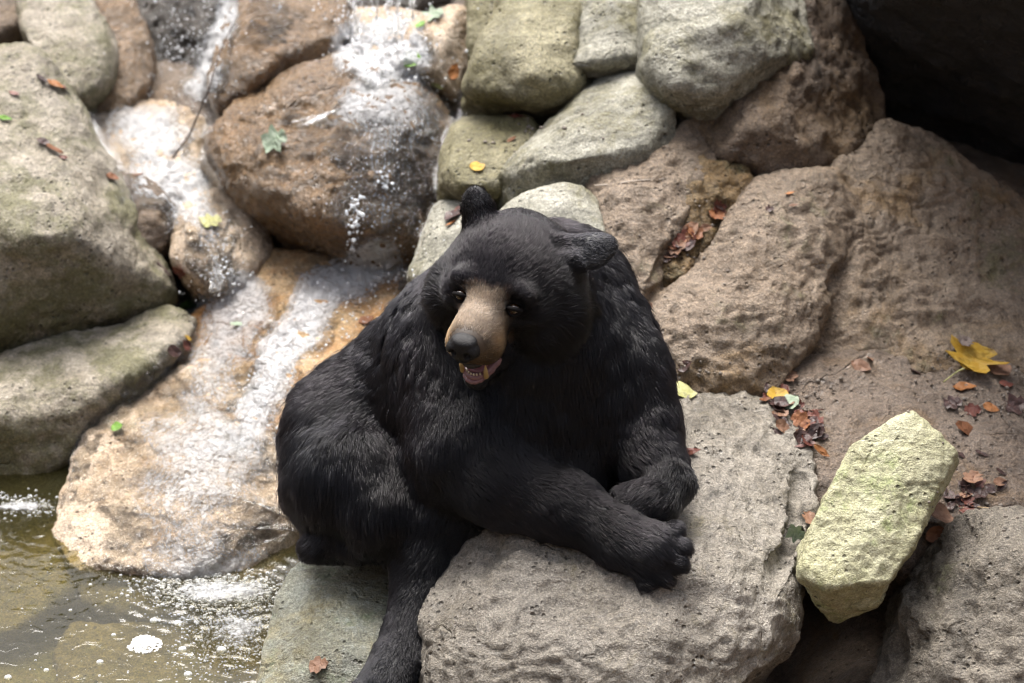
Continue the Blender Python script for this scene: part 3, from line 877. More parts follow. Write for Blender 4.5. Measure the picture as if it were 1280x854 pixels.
# ---- fur: combed strands
def make_fur(count):
    tri = np.concatenate([bq[:, [0, 1, 2]], bq[:, [0, 2, 3]]])
    a, b, c = bv[tri[:, 0]], bv[tri[:, 1]], bv[tri[:, 2]]
    fn = np.cross(b - a, c - a)
    ar = np.linalg.norm(fn, axis=1) * 0.5
    cen = (a + b + c) / 3
    hd = np.linalg.norm(cen - H(0, -20, -30), axis=1)
    # short face hair needs more strands for cover
    dens = ar * (1 + 3.2 * np.exp(-(hd / 0.16) ** 4))
    vd = (CAMN - cen)
    facing = (fn * vd).sum(1) / (np.linalg.norm(fn, axis=1) * np.linalg.norm(vd, axis=1) + 1e-12)
    dens = dens * np.where(facing < -0.35, 0.3, 1.0)
    # no hair inside the mouth, on the nose pad or over the eyes
    hc = np.stack([(cen - HM) @ HE, (cen - HM) @ HF, (cen - HM) @ HU], 1) / HS
    bare = np.linalg.norm((hc - np.array((0, 48, -71))) / np.array((25, 36, 15)), axis=1) < 1.15
    bare |= np.linalg.norm((hc - np.array((0, 82, -12))) / np.array((24, 22, 19)), axis=1) < 1
    for e in EYES:
        bare |= np.linalg.norm(hc - np.array(e) - np.array((0, 4, 0)), axis=1) < 7.5
    dens[bare] = 0
    cdf = np.cumsum(dens)
    cdf /= cdf[-1]
    ti = np.searchsorted(cdf, RNG.random(count))
    u, v_ = RNG.random(count), RNG.random(count)
    sw = u + v_ > 1
    u[sw], v_[sw] = 1 - u[sw], 1 - v_[sw]
    bw = np.stack([1 - u - v_, u, v_], 1)
    tv = tri[ti]
    mixv = lambda A: (A[tv] * (bw[..., None] if A.ndim == 2 else bw)).sum(1)
    p0, n, fl, ln, cl = mixv(bv), mixv(bn), mixv(FL), mixv(LEN), mixv(bm_attr[:, :3].astype(float))
    n /= np.linalg.norm(n, axis=1)[:, None]
    ln = ln * (0.65 + 0.5 * RNG.random(count)) * (1 + 0.25 * vnoise(p0 * 25))
    stray = RNG.random(count) < 0.035
    ln = np.where(stray, ln * 1.3, ln)
    big = np.clip((ln - 0.006) / 0.022, 0, 1)
    fl = fl + 0.38 * vnoise3(p0 * 9) * big[:, None] + 0.26 * vnoise3(p0 * 38) * (0.35 + 0.65 * big[:, None]) + 0.17 * RNG.normal(size=(count, 3))
    fl = fl - n * (fl * n).sum(1)[:, None]
    fl /= np.maximum(np.linalg.norm(fl, axis=1), 1e-6)[:, None]
    NP = 6
    pts = np.zeros((count, NP, 3))
    pts[:, 0] = p0 - n * 0.001
    lift0 = (0.75 - 0.2 * (1 - big)) * (0.7 + 0.7 * RNG.random(count)) * np.where(stray, 1.25, 1.0)
    for i in range(1, NP):
        tt = i / (NP - 1)
        lift = lift0 * (1 - tt) ** 1.2 + 0.10
        dr = fl + n * lift[:, None] + np.array((0, 0, -0.22)) * (tt * big)[:, None]
        dr /= np.linalg.norm(dr, axis=1)[:, None]
        pts[:, i] = pts[:, i - 1] + dr * (ln / (NP - 1))[:, None]
    # tufts: tips drawn together cell by cell
    for cs, amt in ((0.010, 0.28), (0.024, 0.10)):
        key = np.floor((p0 + 0.006 * vnoise3(p0 * 60)) / cs).astype(np.int64)
        key = (key[:, 0] * 73856093) ^ (key[:, 1] * 19349663) ^ (key[:, 2] * 83492791)
        _, inv = np.unique(key, return_inverse=True)
        cn = np.bincount(inv)
        mean = np.stack([np.bincount(inv, pts[:, -1, ax]) / cn for ax in range(3)], 1)[inv]
        off = mean - pts[:, -1]
        for i in range(1, NP):
            pts[:, i] += off * (amt * (i / (NP - 1)) ** 1.4 * (0.25 + 0.75 * big))[:, None]
    rad = np.linspace(1, 0.35, NP)[None, :] * ((0.00036 + 0.00018 * big) * (1 + 0.6 * (RNG.random(count) < 0.15)))[:, None]
    hc_ = bpy.data.hair_curves.new('fur')
    hc_.add_curves([NP] * count)
    hc_.attributes['position'].data.foreach_set('vector', (pts - borg).astype(np.float32).ravel())
    ra_ = hc_.attributes.get('radius') or hc_.attributes.new('radius', 'FLOAT', 'POINT')
    ra_.data.foreach_set('value', rad.astype(np.float32).ravel())
    tone = np.exp(0.8 * RNG.normal(size=count)) * (1 + 0.5 * vnoise(p0 * 8))
    warm = np.clip(0.5 + vnoise(p0 * 5 + 3), 0, 1)[:, None]
    isblk = (cl.max(1) < 0.03)[:, None]
    cl = np.where(isblk, cl * tone[:, None] * (1 + warm * np.array((0.35, 0.05, -0.05))), cl * np.clip(tone, 0.6, 1.5)[:, None])
    cc = np.ones((count, 4), np.float32)
    cc[:, :3] = cl
    at_ = hc_.attributes.new('coat', 'FLOAT_COLOR', 'CURVE')
    at_.data.foreach_set('color', cc.ravel())
    return hc_


t = NT('bear_fur')
at = t.n('Attribute')
at.attribute_name = 'coat'
hb = t.n('BsdfHairPrincipled')
hb.model = 'CHIANG'
hb.parametrization = 'COLOR'
t.set(hb, 'Color', at.outputs['Color'])
hb.inputs['Roughness'].default_value = 0.24
hb.inputs['Radial Roughness'].default_value = 0.45
hb.inputs['IOR'].default_value = 1.34
hb.inputs['Random Roughness'].default_value = 0.3
M['fur'] = t.done(hb.outputs[0])
NFUR = 280000
if NFUR:
    fc = make_fur(NFUR)
    fc.materials.append(M['fur'])
    fur = bpy.data.objects.new('fur', fc)
    COL.objects.link(fur)
    fur.parent = bear
    fur['kind'] = 'stuff'


# ---- nose, eyes, mouth, claws
def plain(name, col, rough=0.5, spec=0.5, coat=0.0, sss=0.0, bump=0.0, bscale=300):
    t = NT(name)
    tc = t.n('TexCoord').outputs['Object']
    nz = t.noise(tc, bscale * 0.2, 4, 0.6)
    c = t.mix(nz, tuple(x * 0.72 for x in col), tuple(min(1, x * 1.25) for x in col))
    b = t.n('BsdfPrincipled', Base__Color=c, Roughness=rough)
    b.inputs['Specular IOR Level'].default_value = spec
    b.inputs['Coat Weight'].default_value = coat
    b.inputs['Coat Roughness'].default_value = 0.05
    if sss:
        b.inputs['Subsurface Weight'].default_value = sss
        b.inputs['Subsurface Radius'].default_value = (0.006, 0.002, 0.002)
    if bump:
        t.set(b, 'Normal', t.bump(t.noise(tc, bscale, 3, 0.6), bump, 1.0))
    return t.done(b.outputs[0])


M['nose'] = plain('nose_leather', (0.004, 0.0035, 0.004), 0.4, 0.25, 0.0, bump=0.0012, bscale=700)
M['tooth'] = plain('old_tooth', (0.34, 0.24, 0.10), 0.4, 0.5, 0.2, 0.1)
M['incisor'] = plain('small_tooth', (0.42, 0.37, 0.28), 0.3, 0.5, 0.3)
M['gum'] = plain('pink_gum', (0.17, 0.085, 0.092), 0.4, 0.4, 0.2, 0.15)
M['tongue'] = plain('tongue', (0.20, 0.085, 0.11), 0.4, 0.5, 0.3, 0.2, 0.001, 500)
M['lip'] = plain('black_lip', (0.012, 0.010, 0.010), 0.5, 0.4, 0.1)
M['lid'] = plain('dark_lid', (0.006, 0.005, 0.005), 0.8, 0.15)
M['claw'] = plain('claw_horn', (0.022, 0.018, 0.015), 0.35, 0.5, 0.2)


def part_sdf(name, S, h, mat, parent=bear, pad=0.01):
    v, q = S.mesh(h, pad)
    return link(name, mesh_np(name, v - borg, q), mat, parent)


S = Sdf()
hs_ = lambda c, r, k, mode='add': S.ell(H(*c), HAX, np.array(r) * HS, k * HS, BK, 0, '', mode)
hs_((0, 83, -11), (19.5, 13, 11.5), 5)
hs_((0, 87, -20), (13, 11, 12), 6)
hs_((0, 80, -2), (16, 12, 6), 6)
for s in (-1, 1):
    hs_((s * 12, 86, -14), (10, 10, 9), 5)
for s in (-1, 1):
    hs_((s * 9.5, 98, -14), (4.6, 9, 5), 3, 'sub')
    hs_((s * 17, 93, -19), (4, 8, 3), 3, 'sub')
S.cone(H(0, 101, -16), H(0, 99, -34), 1.6 * HS, 1.6 * HS, 2 * HS, mode='sub')
part_sdf('nose', S, 0.0012, M['nose'])

t = NT('bear_eye')
tc = t.n('TexCoord').outputs['Object']
ln_ = t.n('VectorMath', _operation='LENGTH', i0=tc).outputs['Value']
gz = t.n('SeparateXYZ', Vector=tc).outputs['Z']
col = t.ramp(gz, [(0.0, (0.02, 0.012, 0.008)), (0.0030, (0.02, 0.012, 0.008)), (0.0050, (0.028, 0.012, 0.005)), (0.0088, (0.038, 0.017, 0.006)), (0.0097, (0.004, 0.003, 0.003)), (1.0, (0.004, 0.003, 0.003))])
eb = t.n('BsdfPrincipled', Base__Color=col, Roughness=0.12)
eb.inputs['Coat Weight'].default_value = 1.0
eb.inputs['Coat Roughness'].default_value = 0.02
M['eye'] = t.done(eb.outputs[0])
gaze = nrm_(cam2w(-0.25, -0.12, 1.0))
for i, e in enumerate(EYES):
    bm = bmesh.new()
    bmesh.ops.create_uvsphere(bm, u_segments=24, v_segments=24, radius=7.2 * HS)
    me = bpy.data.meshes.new('eye')
    bm.to_mesh(me)
    bm.free()
    for p in me.polygons:
        p.use_smooth = True
    o = link('eye', me, M['eye'], bear)
    ecen = H(*e) + (HU * -0.5) * HS
    o.location = ecen - borg
    o.rotation_euler = Vector(gaze).to_track_quat('Z', 'Y').to_euler()
    # dark lids above and below the ball
    S = Sdf()
    for sg, th in ((1, 2.2), (-1, 1.9)):
        pr = None
        for a_ in np.linspace(-1, 1, 9):
            c_ = ecen + HS * (HE * (a_ * 9.5) + HF * (5.6 - 4.6 * a_ * a_) + HU * sg * (5.9 - 4.9 * a_ * a_))
            if pr is not None:
                S.cone(pr, c_, th * HS, th * HS, 2 * HS)
            pr = c_
    part_sdf('eyelid', S, 0.0011, M['lid'])

# mouth: gum bed, lip rims, tongue, teeth
S = Sdf()
arc = lambda a_, z, w=19, y0=18, yl=56: (math.sin(a_) * w, y0 + (yl - y0) * math.cos(a_), z)
pr = None
for a_ in np.linspace(-1.45, 1.45, 13):
    c_ = H(*arc(a_, -86.5 + 7 * (abs(a_) / 1.45) ** 2, 21, 6, 60))
    if pr is not None:
        S.cone(pr, c_, 4.2 * HS, 4.2 * HS, 3 * HS)
    pr = c_
S.ell(H(0, 26, -87), HAX, np.array((20, 32, 7)) * HS, 4 * HS)
part_sdf('lower_gum', S, 0.0014, M['gum'])
S = Sdf()
pr = None
for a_ in np.linspace(-1.5, 1.5, 15):
    c_ = H(*arc(a_, -90 + 16 * (abs(a_) / 1.5) ** 2.5, 25, -4, 65))
    if pr is not None:
        S.cone(pr, c_, 2.6 * HS, 2.6 * HS, 3 * HS)
    pr = c_
part_sdf('lower_lip', S, 0.0014, M['gum'])
S = Sdf()
S.ell(H(0, 26, -80), HAX, np.array((15, 26, 5)) * HS, 3 * HS)
S.ell(H(0, 44, -81), HAX, np.array((13, 12, 4)) * HS, 3 * HS)
part_sdf('tongue', S, 0.0014, M['tongue'])
S = Sdf()
pr = None
for a_ in np.linspace(-1.35, 1.35, 13):
    c_ = H(*arc(a_, -54 - 3 * math.cos(a_), 22, 10, 68))
    if pr is not None:
        S.cone(pr, c_, 4.0 * HS, 4.0 * HS, 3 * HS)
    pr = c_
part_sdf('upper_lip', S, 0.0014, M['lip'])
for sx in (-1, 1):
    S = Sdf()
    S.cone(H(sx * 16, 54, -85), H(sx * 16.5, 56, -74), 3.5 * HS, 2.7 * HS, 2 * HS)
    S.cone(H(sx * 16.5, 56, -74), H(sx * 16, 55, -65), 2.7 * HS, 0.9 * HS, 1.5 * HS)
    part_sdf('tooth', S, 0.0009, M['tooth'])
for tx in (-9, -5.4, -1.8, 1.8, 5.4, 9):
    S = Sdf()
    yy = 60 - 0.05 * tx * tx
    S.cone(H(tx, yy, -84), H(tx, yy + 0.5, -80), 1.9 * HS, 1.3 * HS, 1 * HS)
    part_sdf('tooth', S, 0.0008, M['incisor'])
# claws
for (tx, ty, dd, ux, uy) in [(842, 664, 5.70, 1, .25), (851, 684, 5.675, 1, .5), (847, 705, 5.663, .85, .8), (831, 722, 5.663, .6, 1), (808, 729, 5.67, .35, 1),
                             (452, 862, 5.715, -.8, .6), (462, 872, 5.715, -.6, .8), (476, 880, 5.715, -.3, 1)]:
    S = Sdf()
    p0, p1, p2 = (tx + ux * 8, ty + uy * 8, dd - 0.004), (tx + ux * 12, ty + uy * 12, dd - 0.001), (tx + ux * 15, ty + uy * 16, dd + 0.006)
    S.cone(P(*p0), P(*p1), 3.4 * HS, 2.6 * HS, 2 * HS)
    S.cone(P(*p1), P(*p2), 2.6 * HS, 0.8 * HS, 2 * HS)
    part_sdf('claw', S, 0.0011, M['claw'])
# ================================================================ water
bpy.context.view_layer.update()


def world_tris(objs):
    V, T, off = [], [], 0
    for o in objs:
        me = o.data
        v = np.zeros(len(me.vertices) * 3, np.float32)
        me.vertices.foreach_get('co', v)
        v = v.reshape(-1, 3) + np.array(o.location)
        l = np.zeros(len(me.loops), np.int32)
        me.loops.foreach_get('vertex_index', l)
        V.append(v)
        T.append(l.reshape(-1, 4) + off)
        off += len(v)
    return np.concatenate(V), np.concatenate(T)


_v, _q = world_tris(ROCKS)
BVH = BVHTree.FromPolygons(_v.tolist(), _q.tolist())
CV = Vector(CAMN)


def hit(x, y):
    d = Vector(P(x, y, 1.0) - CAMN).normalized()
    p, n, i, dist = BVH.ray_cast(CV, d)
    if p is None:
        return None, None
    if n.dot(d) > 0:
        n = -n
    return np.array(p), np.array(n)


def water_mat(name, foam, tint=(0.96, 0.95, 0.92), streak=(7, 60), white=(0.86, 0.87, 0.88), lo=0.53, hi=0.78, alpha=0.85):
    """running water: clear wet film with broken white froth, plus painted glints in one variant"""
    t = NT(name)
    uv = t.n('UVMap').outputs[0]
    mp = t.n('Mapping', Vector=uv)
    mp.inputs['Scale'].default_value = (streak[0], streak[1], 1)
    tc = t.n('TexCoord').outputs['Object']
    a = t.noise(mp.outputs[0], 1.0, 6, 0.7, 0.8)
    b = t.noise(tc, 110, 4, 0.7, 0.5)
    c = t.noise(tc, 9, 3, 0.5)
    at = t.n('Attribute')
    at.attribute_name = 'froth'
    fr = at.outputs['Fac']
    s = t.math('ADD', t.math('MULTIPLY', a, 0.45), t.math('MULTIPLY', b, 0.45))
    s = t.math('ADD', s, t.math('MULTIPLY', c, 0.1))
    s = t.math('ADD', s, t.math('MULTIPLY', t.math('SUBTRACT', fr, 0.5), foam))
    m = t.smooth(s, lo, hi)
    wvn = t.noise(tc, 42, 3, 0.55, 1.4)
    nrm = t.bump(t.math('ADD', t.math('MULTIPLY', a, 0.5), t.math('ADD', t.math('MULTIPLY', b, 0.25), t.math('MULTIPLY', wvn, 0.9))), 0.04, 1.0)
    clear = t.n('BsdfTransparent', Color=tint)
    gl = t.n('BsdfGlossy', Roughness=0.05, Normal=nrm)
    fz = t.n('Fresnel', IOR=1.38)
    film = t.n('MixShader', i0=t.math('ADD', fz.outputs[0], 0.05), i1=clear.outputs[0], i2=gl.outputs[0])
    wd = t.n('BsdfPrincipled', Base__Color=white, Roughness=0.35, Normal=nrm)
    wd.inputs['Subsurface Weight'].default_value = 0.0
    tr = t.n('BsdfTranslucent', Color=white)
    wm = t.n('MixShader', i0=0.25, i1=wd.outputs[0], i2=tr.outputs[0])
    sh = t.n('MixShader', i0=t.math('MULTIPLY', m, alpha), i1=film.outputs[0], i2=wm.outputs[0])
    fa_ = t.n('Attribute')
    fa_.attribute_name = 'fade'
    none = t.n('BsdfTransparent')
    sh = t.n('MixShader', i0=fa_.outputs['Fac'], i1=none.outputs[0], i2=sh.outputs[0])
    return t.done(sh.outputs[0])


M['cascade'] = water_mat('running_water', 1.0)
M['glint_froth'] = water_mat('painted_glint_water', 1.0, streak=(28, 60), lo=0.45, hi=0.72, alpha=0.7)  # white flecks are froth plus glints painted into the colour
M['streaks'] = water_mat('streaming_water', 1.0, streak=(5, 95), lo=0.45, hi=0.74, alpha=0.75)
M['fall'] = water_mat('falling_water', 1.0, streak=(5, 110))

WATER_N = [0]


def drape(name, label, path, mat, ns=120, ntv=36, off=0.006, amp=0.006, smooth_d=6, seed=0):
    """a skin of water: path = [(x, y, half width px, froth)], laid on the stones under it and smoothed where it leaps a gap"""
    path = np.array(path, float)
    seg = np.r_[0, np.cumsum(np.hypot(np.diff(path[:, 0]), np.diff(path[:, 1])))]
    u = np.linspace(0, seg[-1], ns)
    cx, cy, hw, fr = [np.interp(u, seg, path[:, i]) for i in range(4)]
    kk = np.ones(9) / 9
    sm = lambda a: np.convolve(np.r_[[a[0]] * 4, a, [a[-1]] * 4], kk, 'valid')
    cx, cy, hw, fr = sm(cx), sm(cy), sm(hw) * 1.25, sm(fr)
    tx, ty = np.gradient(cx), np.gradient(cy)
    L = np.hypot(tx, ty)
    nx_, ny_ = -ty / L, tx / L
    tt = np.linspace(-1, 1, ntv)
    D = np.full((ns, ntv), np.nan)
    PX, PY = np.zeros((ns, ntv)), np.zeros((ns, ntv))
    for i in range(ns):
        for j in range(ntv):
            wv = 1 + 0.18 * math.sin(i * 0.21 + seed) * (1 if tt[j] > 0 else -1)
            x, y = cx[i] + nx_[i] * tt[j] * hw[i] * wv, cy[i] + ny_[i] * tt[j] * hw[i] * wv
            PX[i, j], PY[i, j] = x, y
            p, n = hit(x, y)
            if p is not None:
                D[i, j] = (p - CAMN) @ FWD
    D = np.where(np.isnan(D), np.nanmedian(D), D)
    # nearest of the neighbourhood, then smooth: water bridges hollows
    for _ in range(smooth_d):
        E = np.pad(D, 1, mode='edge')
        mean = (E[:-2, 1:-1] + E[2:, 1:-1] + E[1:-1, :-2] + E[1:-1, 2:] + 4 * D) / 8
        D = np.minimum(mean, D + 0.004)
    D = D - off
    v = np.array([P(PX[i, j], PY[i, j], D[i, j]) for i in range(ns) for j in range(ntv)])
    edge = (1 - np.abs(tt) ** 4)[None, :] * np.ones((ns, 1))
    endf = np.clip(np.minimum(np.arange(ns), ns - 1 - np.arange(ns)) / 6, 0, 1)[:, None]
    i = np.arange(ns * ntv).reshape(ns, ntv)
    q = np.stack([i[:-1, :-1].ravel(), i[:-1, 1:].ravel(), i[1:, 1:].ravel(), i[1:, :-1].ravel()], 1)
    n = vnormals(v, q)
    sgn = np.sign((n * (CAMN - v)).sum(1).mean())
    if sgn < 0:
        q = q[:, ::-1]
        n = -n
    e = (edge * endf).ravel()
    g = (fbm(v * np.array((55, 55, 30)) + seed, 3) * amp + ridged(v * 24 + seed, 2) * amp * 0.5) * e - (1 - e) * (off + 0.006)
    v = v + n * g[:, None]
    me = mesh_np(name, v, q)
    uvl = me.uv_layers.new(name='UVMap')
    uu = np.repeat((u * 0.0018)[:, None], ntv, 1)
    vv = tt[None, :] * (hw * 0.0018)[:, None]
    uvv = np.stack([uu.ravel(), vv.ravel()], 1)
    uvl.data.foreach_set('uv', uvv[q.ravel()].astype(np.float32).ravel())
    fa = me.attributes.new('froth', 'FLOAT', 'POINT')
    fa.data.foreach_set('value', (fr[:, None] * (1 - 0.75 * np.abs(tt) ** 1.7)[None, :] * (0.3 + 0.7 * endf)).astype(np.float32).ravel())
    fd = me.attributes.new('fade', 'FLOAT', 'POINT')
    fe = np.clip((1 - np.abs(tt)) / 0.35, 0, 1)[None, :] * np.clip(np.minimum(np.arange(ns), ns - 1 - np.arange(ns)) / 12, 0, 1)[:, None]
    fd.data.foreach_set('value', fe.astype(np.float32).ravel())
    o = link(name, me, M[mat])
    tag(o, label, None, None, 'structure')
    return o


drape('cascade_water', 'white upper cascade falling past the near-black wall', [(292, -15, 16, 0.85), (276, 40, 22, 0.85), (258, 90, 26, 0.8), (240, 135, 30, 0.8)], 'cascade', 70, 24, seed=1)
drape('cascade_water', 'clear upper cascade sliding over the shelf stone', [(185, 122, 62, 0.85), (185, 160, 70, 0.8), (200, 200, 66, 0.78), (228, 235, 50, 0.82), (255, 270, 38, 0.7), (266, 318, 34, 0.55), (272, 352, 26, 0.55), (280, 372, 26, 0.7)], 'cascade', 130, 44, seed=11)
drape('cascade_water', 'white foaming water at the foot of the waterfall', [(405, 70, 24, 0.75), (440, 64, 40, 1.0), (480, 60, 50, 1.05), (510, 70, 46, 0.9), (520, 105, 40, 0.75)], 'cascade', 70, 50, off=0.012, amp=0.012, seed=2)
drape('cascade_water', 'thin water running down the huge rounded boulder', [(450, 78, 66, 0.9), (475, 110, 90, 0.82), (486, 150, 84, 0.62), (486, 200, 74, 0.54), (480, 250, 62, 0.5), (475, 305, 54, 0.55)], 'streaks', 100, 60, off=0.004, amp=0.004, seed=3)
drape('cascade_water', 'thin white trickles over the long brown boulder', [(350, -10, 45, 0.62), (335, 30, 34, 0.5), (310, 70, 26, 0.42)], 'cascade', 50, 34, off=0.004, amp=0.003, seed=4)
drape('cascade_water', 'white stream rushing down the stony bed', [(515, 322, 36, 0.85), (465, 332, 40, 0.88), (420, 352, 42, 0.82), (380, 395, 42, 0.84), (350, 445, 38, 0.86), (328, 495, 40, 0.8), (312, 545, 46, 0.7), (300, 590, 46, 0.6)], 'cascade', 130, 34, off=0.008, amp=0.008, seed=5)
drape('cascade_water', 'shallow rippling water beside the rushing stream', [(330, 340, 34, 0.75), (300, 385, 58, 0.74), (275, 430, 60, 0.66), (262, 480, 66, 0.58), (270, 530, 76, 0.52)], 'glint_froth', 110, 50, off=0.008, amp=0.004, smooth_d=10, seed=6)
drape('cascade_water', 'water sheet with froth and painted glints spreading over the tan boulder', [(290, 510, 80, 0.7), (260, 560, 115, 0.68), (240, 610, 130, 0.62), (235, 660, 130, 0.56), (240, 700, 115, 0.6), (255, 740, 90, 0.85)], 'glint_froth', 120, 80, off=0.009, amp=0.004, smooth_d=10, seed=7)
drape('cascade_water', 'narrow run of water between the long grey boulder and the tan boulder', [(225, 440, 12, 0.6), (180, 482, 14, 0.5), (130, 526, 14, 0.45), (98, 575, 15, 0.45), (80, 620, 16, 0.5), (66, 640, 18, 0.6)], 'cascade', 100, 16, off=0.002, amp=0.003, smooth_d=2, seed=8)

# free-falling strands off the dark ledge
def strand(x0, y0, d0, x1, y1, d1, wpx, seed, name='falling_water', label='thread of water dropping from the dark ledge'):
    ns, nc = 40, 8
    a, b = P(x0, y0, d0), P(x1, y1, d1)
    v = []
    for i in range(ns):
        s = i / (ns - 1)
        c = a * (1 - s) + b * s
        r = wpx * PXM(7.2) * (0.55 + 0.5 * s) * (1 + 0.5 * float(vnoise(np.array([[s * 9 + seed, seed, 0.0]]))[0]))
        wob = vnoise3(np.array([[s * 5 + seed, seed * 2.0, 1.0]]))[0] * 0.008
        for j in range(nc):
            an = 2 * math.pi * j / nc
            v.append(c + wob + RIGHT * r * math.cos(an) + np.array((0, 1.0, 0)) * 0.45 * r * math.sin(an))
    v = np.array(v)
    i = np.arange(ns * nc).reshape(ns, nc)
    q = np.stack([i[:-1].ravel(), np.roll(i, -1, 1)[:-1].ravel(), np.roll(i, -1, 1)[1:].ravel(), i[1:].ravel()], 1)
    v = v + vnormals(v, q) * (vnoise(v * 70) * 0.004)[:, None]
    me = mesh_np(name, v, q)
    uvl = me.uv_layers.new(name='UVMap')
    uvv = np.stack([np.repeat(np.linspace(0, 0.2, ns), nc), np.tile(np.linspace(0, 0.08, nc), ns)], 1)
    uvl.data.foreach_set('uv', uvv[q.ravel()].astype(np.float32).ravel())
    fa = me.attributes.new('froth', 'FLOAT', 'POINT')
    fa.data.foreach_set('value', np.full(len(v), 0.62, np.float32))
    fd = me.attributes.new('fade', 'FLOAT', 'POINT')
    fd.data.foreach_set('value', np.full(len(v), 1, np.float32))
    tag(link(name, me, M['fall']), label, None, None, 'structure')


for k_, (xa, ya, xb, yb, wp) in enumerate([(434, -25, 432, 50, 5), (441, -25, 444, 46, 3), (487, -25, 486, 42, 5), (494, -25, 497, 44, 3), (470, -25, 468, 40, 2.5), (512, -25, 516, 30, 3)]):
    strand(xa, ya, 7.3, xb, yb, 7.24, wp, k_ * 3.7)
strand(270, 322, 6.79, 271, 362, 6.77, 6, 25.0, label='small fall over the lip of the rounded lobe')

# droplets and spray
def ico(sub):
    bm = bmesh.new()
    bmesh.ops.create_icosphere(bm, subdivisions=sub, radius=1)
    v = np.array([x.co[:] for x in bm.verts])
    f = np.array([[x.index for x in p.verts] for p in bm.faces])
    bm.free()
    return v, f


IV, IF = ico(1)
IV2, IF2 = ico(2)


def blobs(name, label, cen, rad, mat, sq=1.0, hi=False, axis=None):
    bv_, bf_ = (IV2, IF2) if hi else (IV, IF)
    cen = np.array(cen)
    rad = np.array(rad)
    s = np.ones((len(cen), 1, 3))
    if axis == 'z':
        s[:, 0, 2] = sq
    else:
        s = s * (0.7 + 0.6 * RNG.random((len(cen), 1, 3)))
    v = cen[:, None, :] + bv_[None] * rad[:, None, None] * s
    f = bf_[None] + (np.arange(len(cen)) * len(bv_))[:, None, None]
    o = link(name, mesh_np(name, v.reshape(-1, 3), f.reshape(-1, 3)), M[mat])
    tag(o, label, None, None, 'stuff')
    return o


t = NT('water_drop')
dw = t.n('BsdfPrincipled', Base__Color=(0.9, 0.92, 0.94), Roughness=0.1)
tp = t.n('BsdfTransparent', Color=(0.95, 0.95, 0.95))
M['drop'] = t.done(t.n('MixShader', i0=0.62, i1=tp.outputs[0], i2=dw.outputs[0]).outputs[0])
t = NT('froth')
dw = t.n('BsdfPrincipled', Base__Color=(0.84, 0.86, 0.88), Roughness=0.12)
dw.inputs['Coat Weight'].default_value = 0.6
tp = t.n('BsdfTransparent', Color=(0.93, 0.94, 0.95))
lw = t.n('LayerWeight', Blend=0.35)
M['froth'] = t.done(t.n('MixShader', i0=t.math('ADD', 0.22, t.math('MULTIPLY', lw.outputs['Facing'], 0.75)), i1=tp.outputs[0], i2=dw.outputs[0]).outputs[0])


def spray(label, x0, y0, x1, y1, n, spread, rmin, rmax, lift=0.03):
    cen, rad = [], []
    for _ in range(n):
        s = RNG.random()
        x, y = x0 + (x1 - x0) * s + RNG.normal() * spread, y0 + (y1 - y0) * s + RNG.normal() * spread
        p, nn = hit(x, y)
        if p is None:
            continue
        cen.append(p + nn * abs(RNG.normal()) * lift)
        rad.append(rmin + (rmax - rmin) * RNG.random() ** 3)
    blobs('water_spray', label, cen, rad, 'drop')


spray('spray of droplets thrown from the upper cascade', 275, -5, 225, 125, 900, 32, 0.0007, 0.003, 0.08)
spray('spray over the foam at the foot of the waterfall', 430, 40, 520, 70, 700, 26, 0.0010, 0.0045, 0.06)
spray('droplets on the face of the huge rounded boulder', 480, 110, 470, 300, 500, 42, 0.0006, 0.0022, 0.02)
spray('drips gathered under the bulge of the huge rounded boulder', 480, 215, 480, 240, 60, 5, 0.0012, 0.006, 0.01)
spray('line of drips falling from the huge rounded boulder', 446, 240, 442, 310, 110, 4, 0.001, 0.006, 0.02)
spray('droplets along the rushing stream', 500, 325, 300, 540, 700, 24, 0.0008, 0.0034, 0.02)
spray('droplets around the small fall over the lip', 268, 300, 280, 365, 220, 16, 0.0009, 0.0035, 0.03)

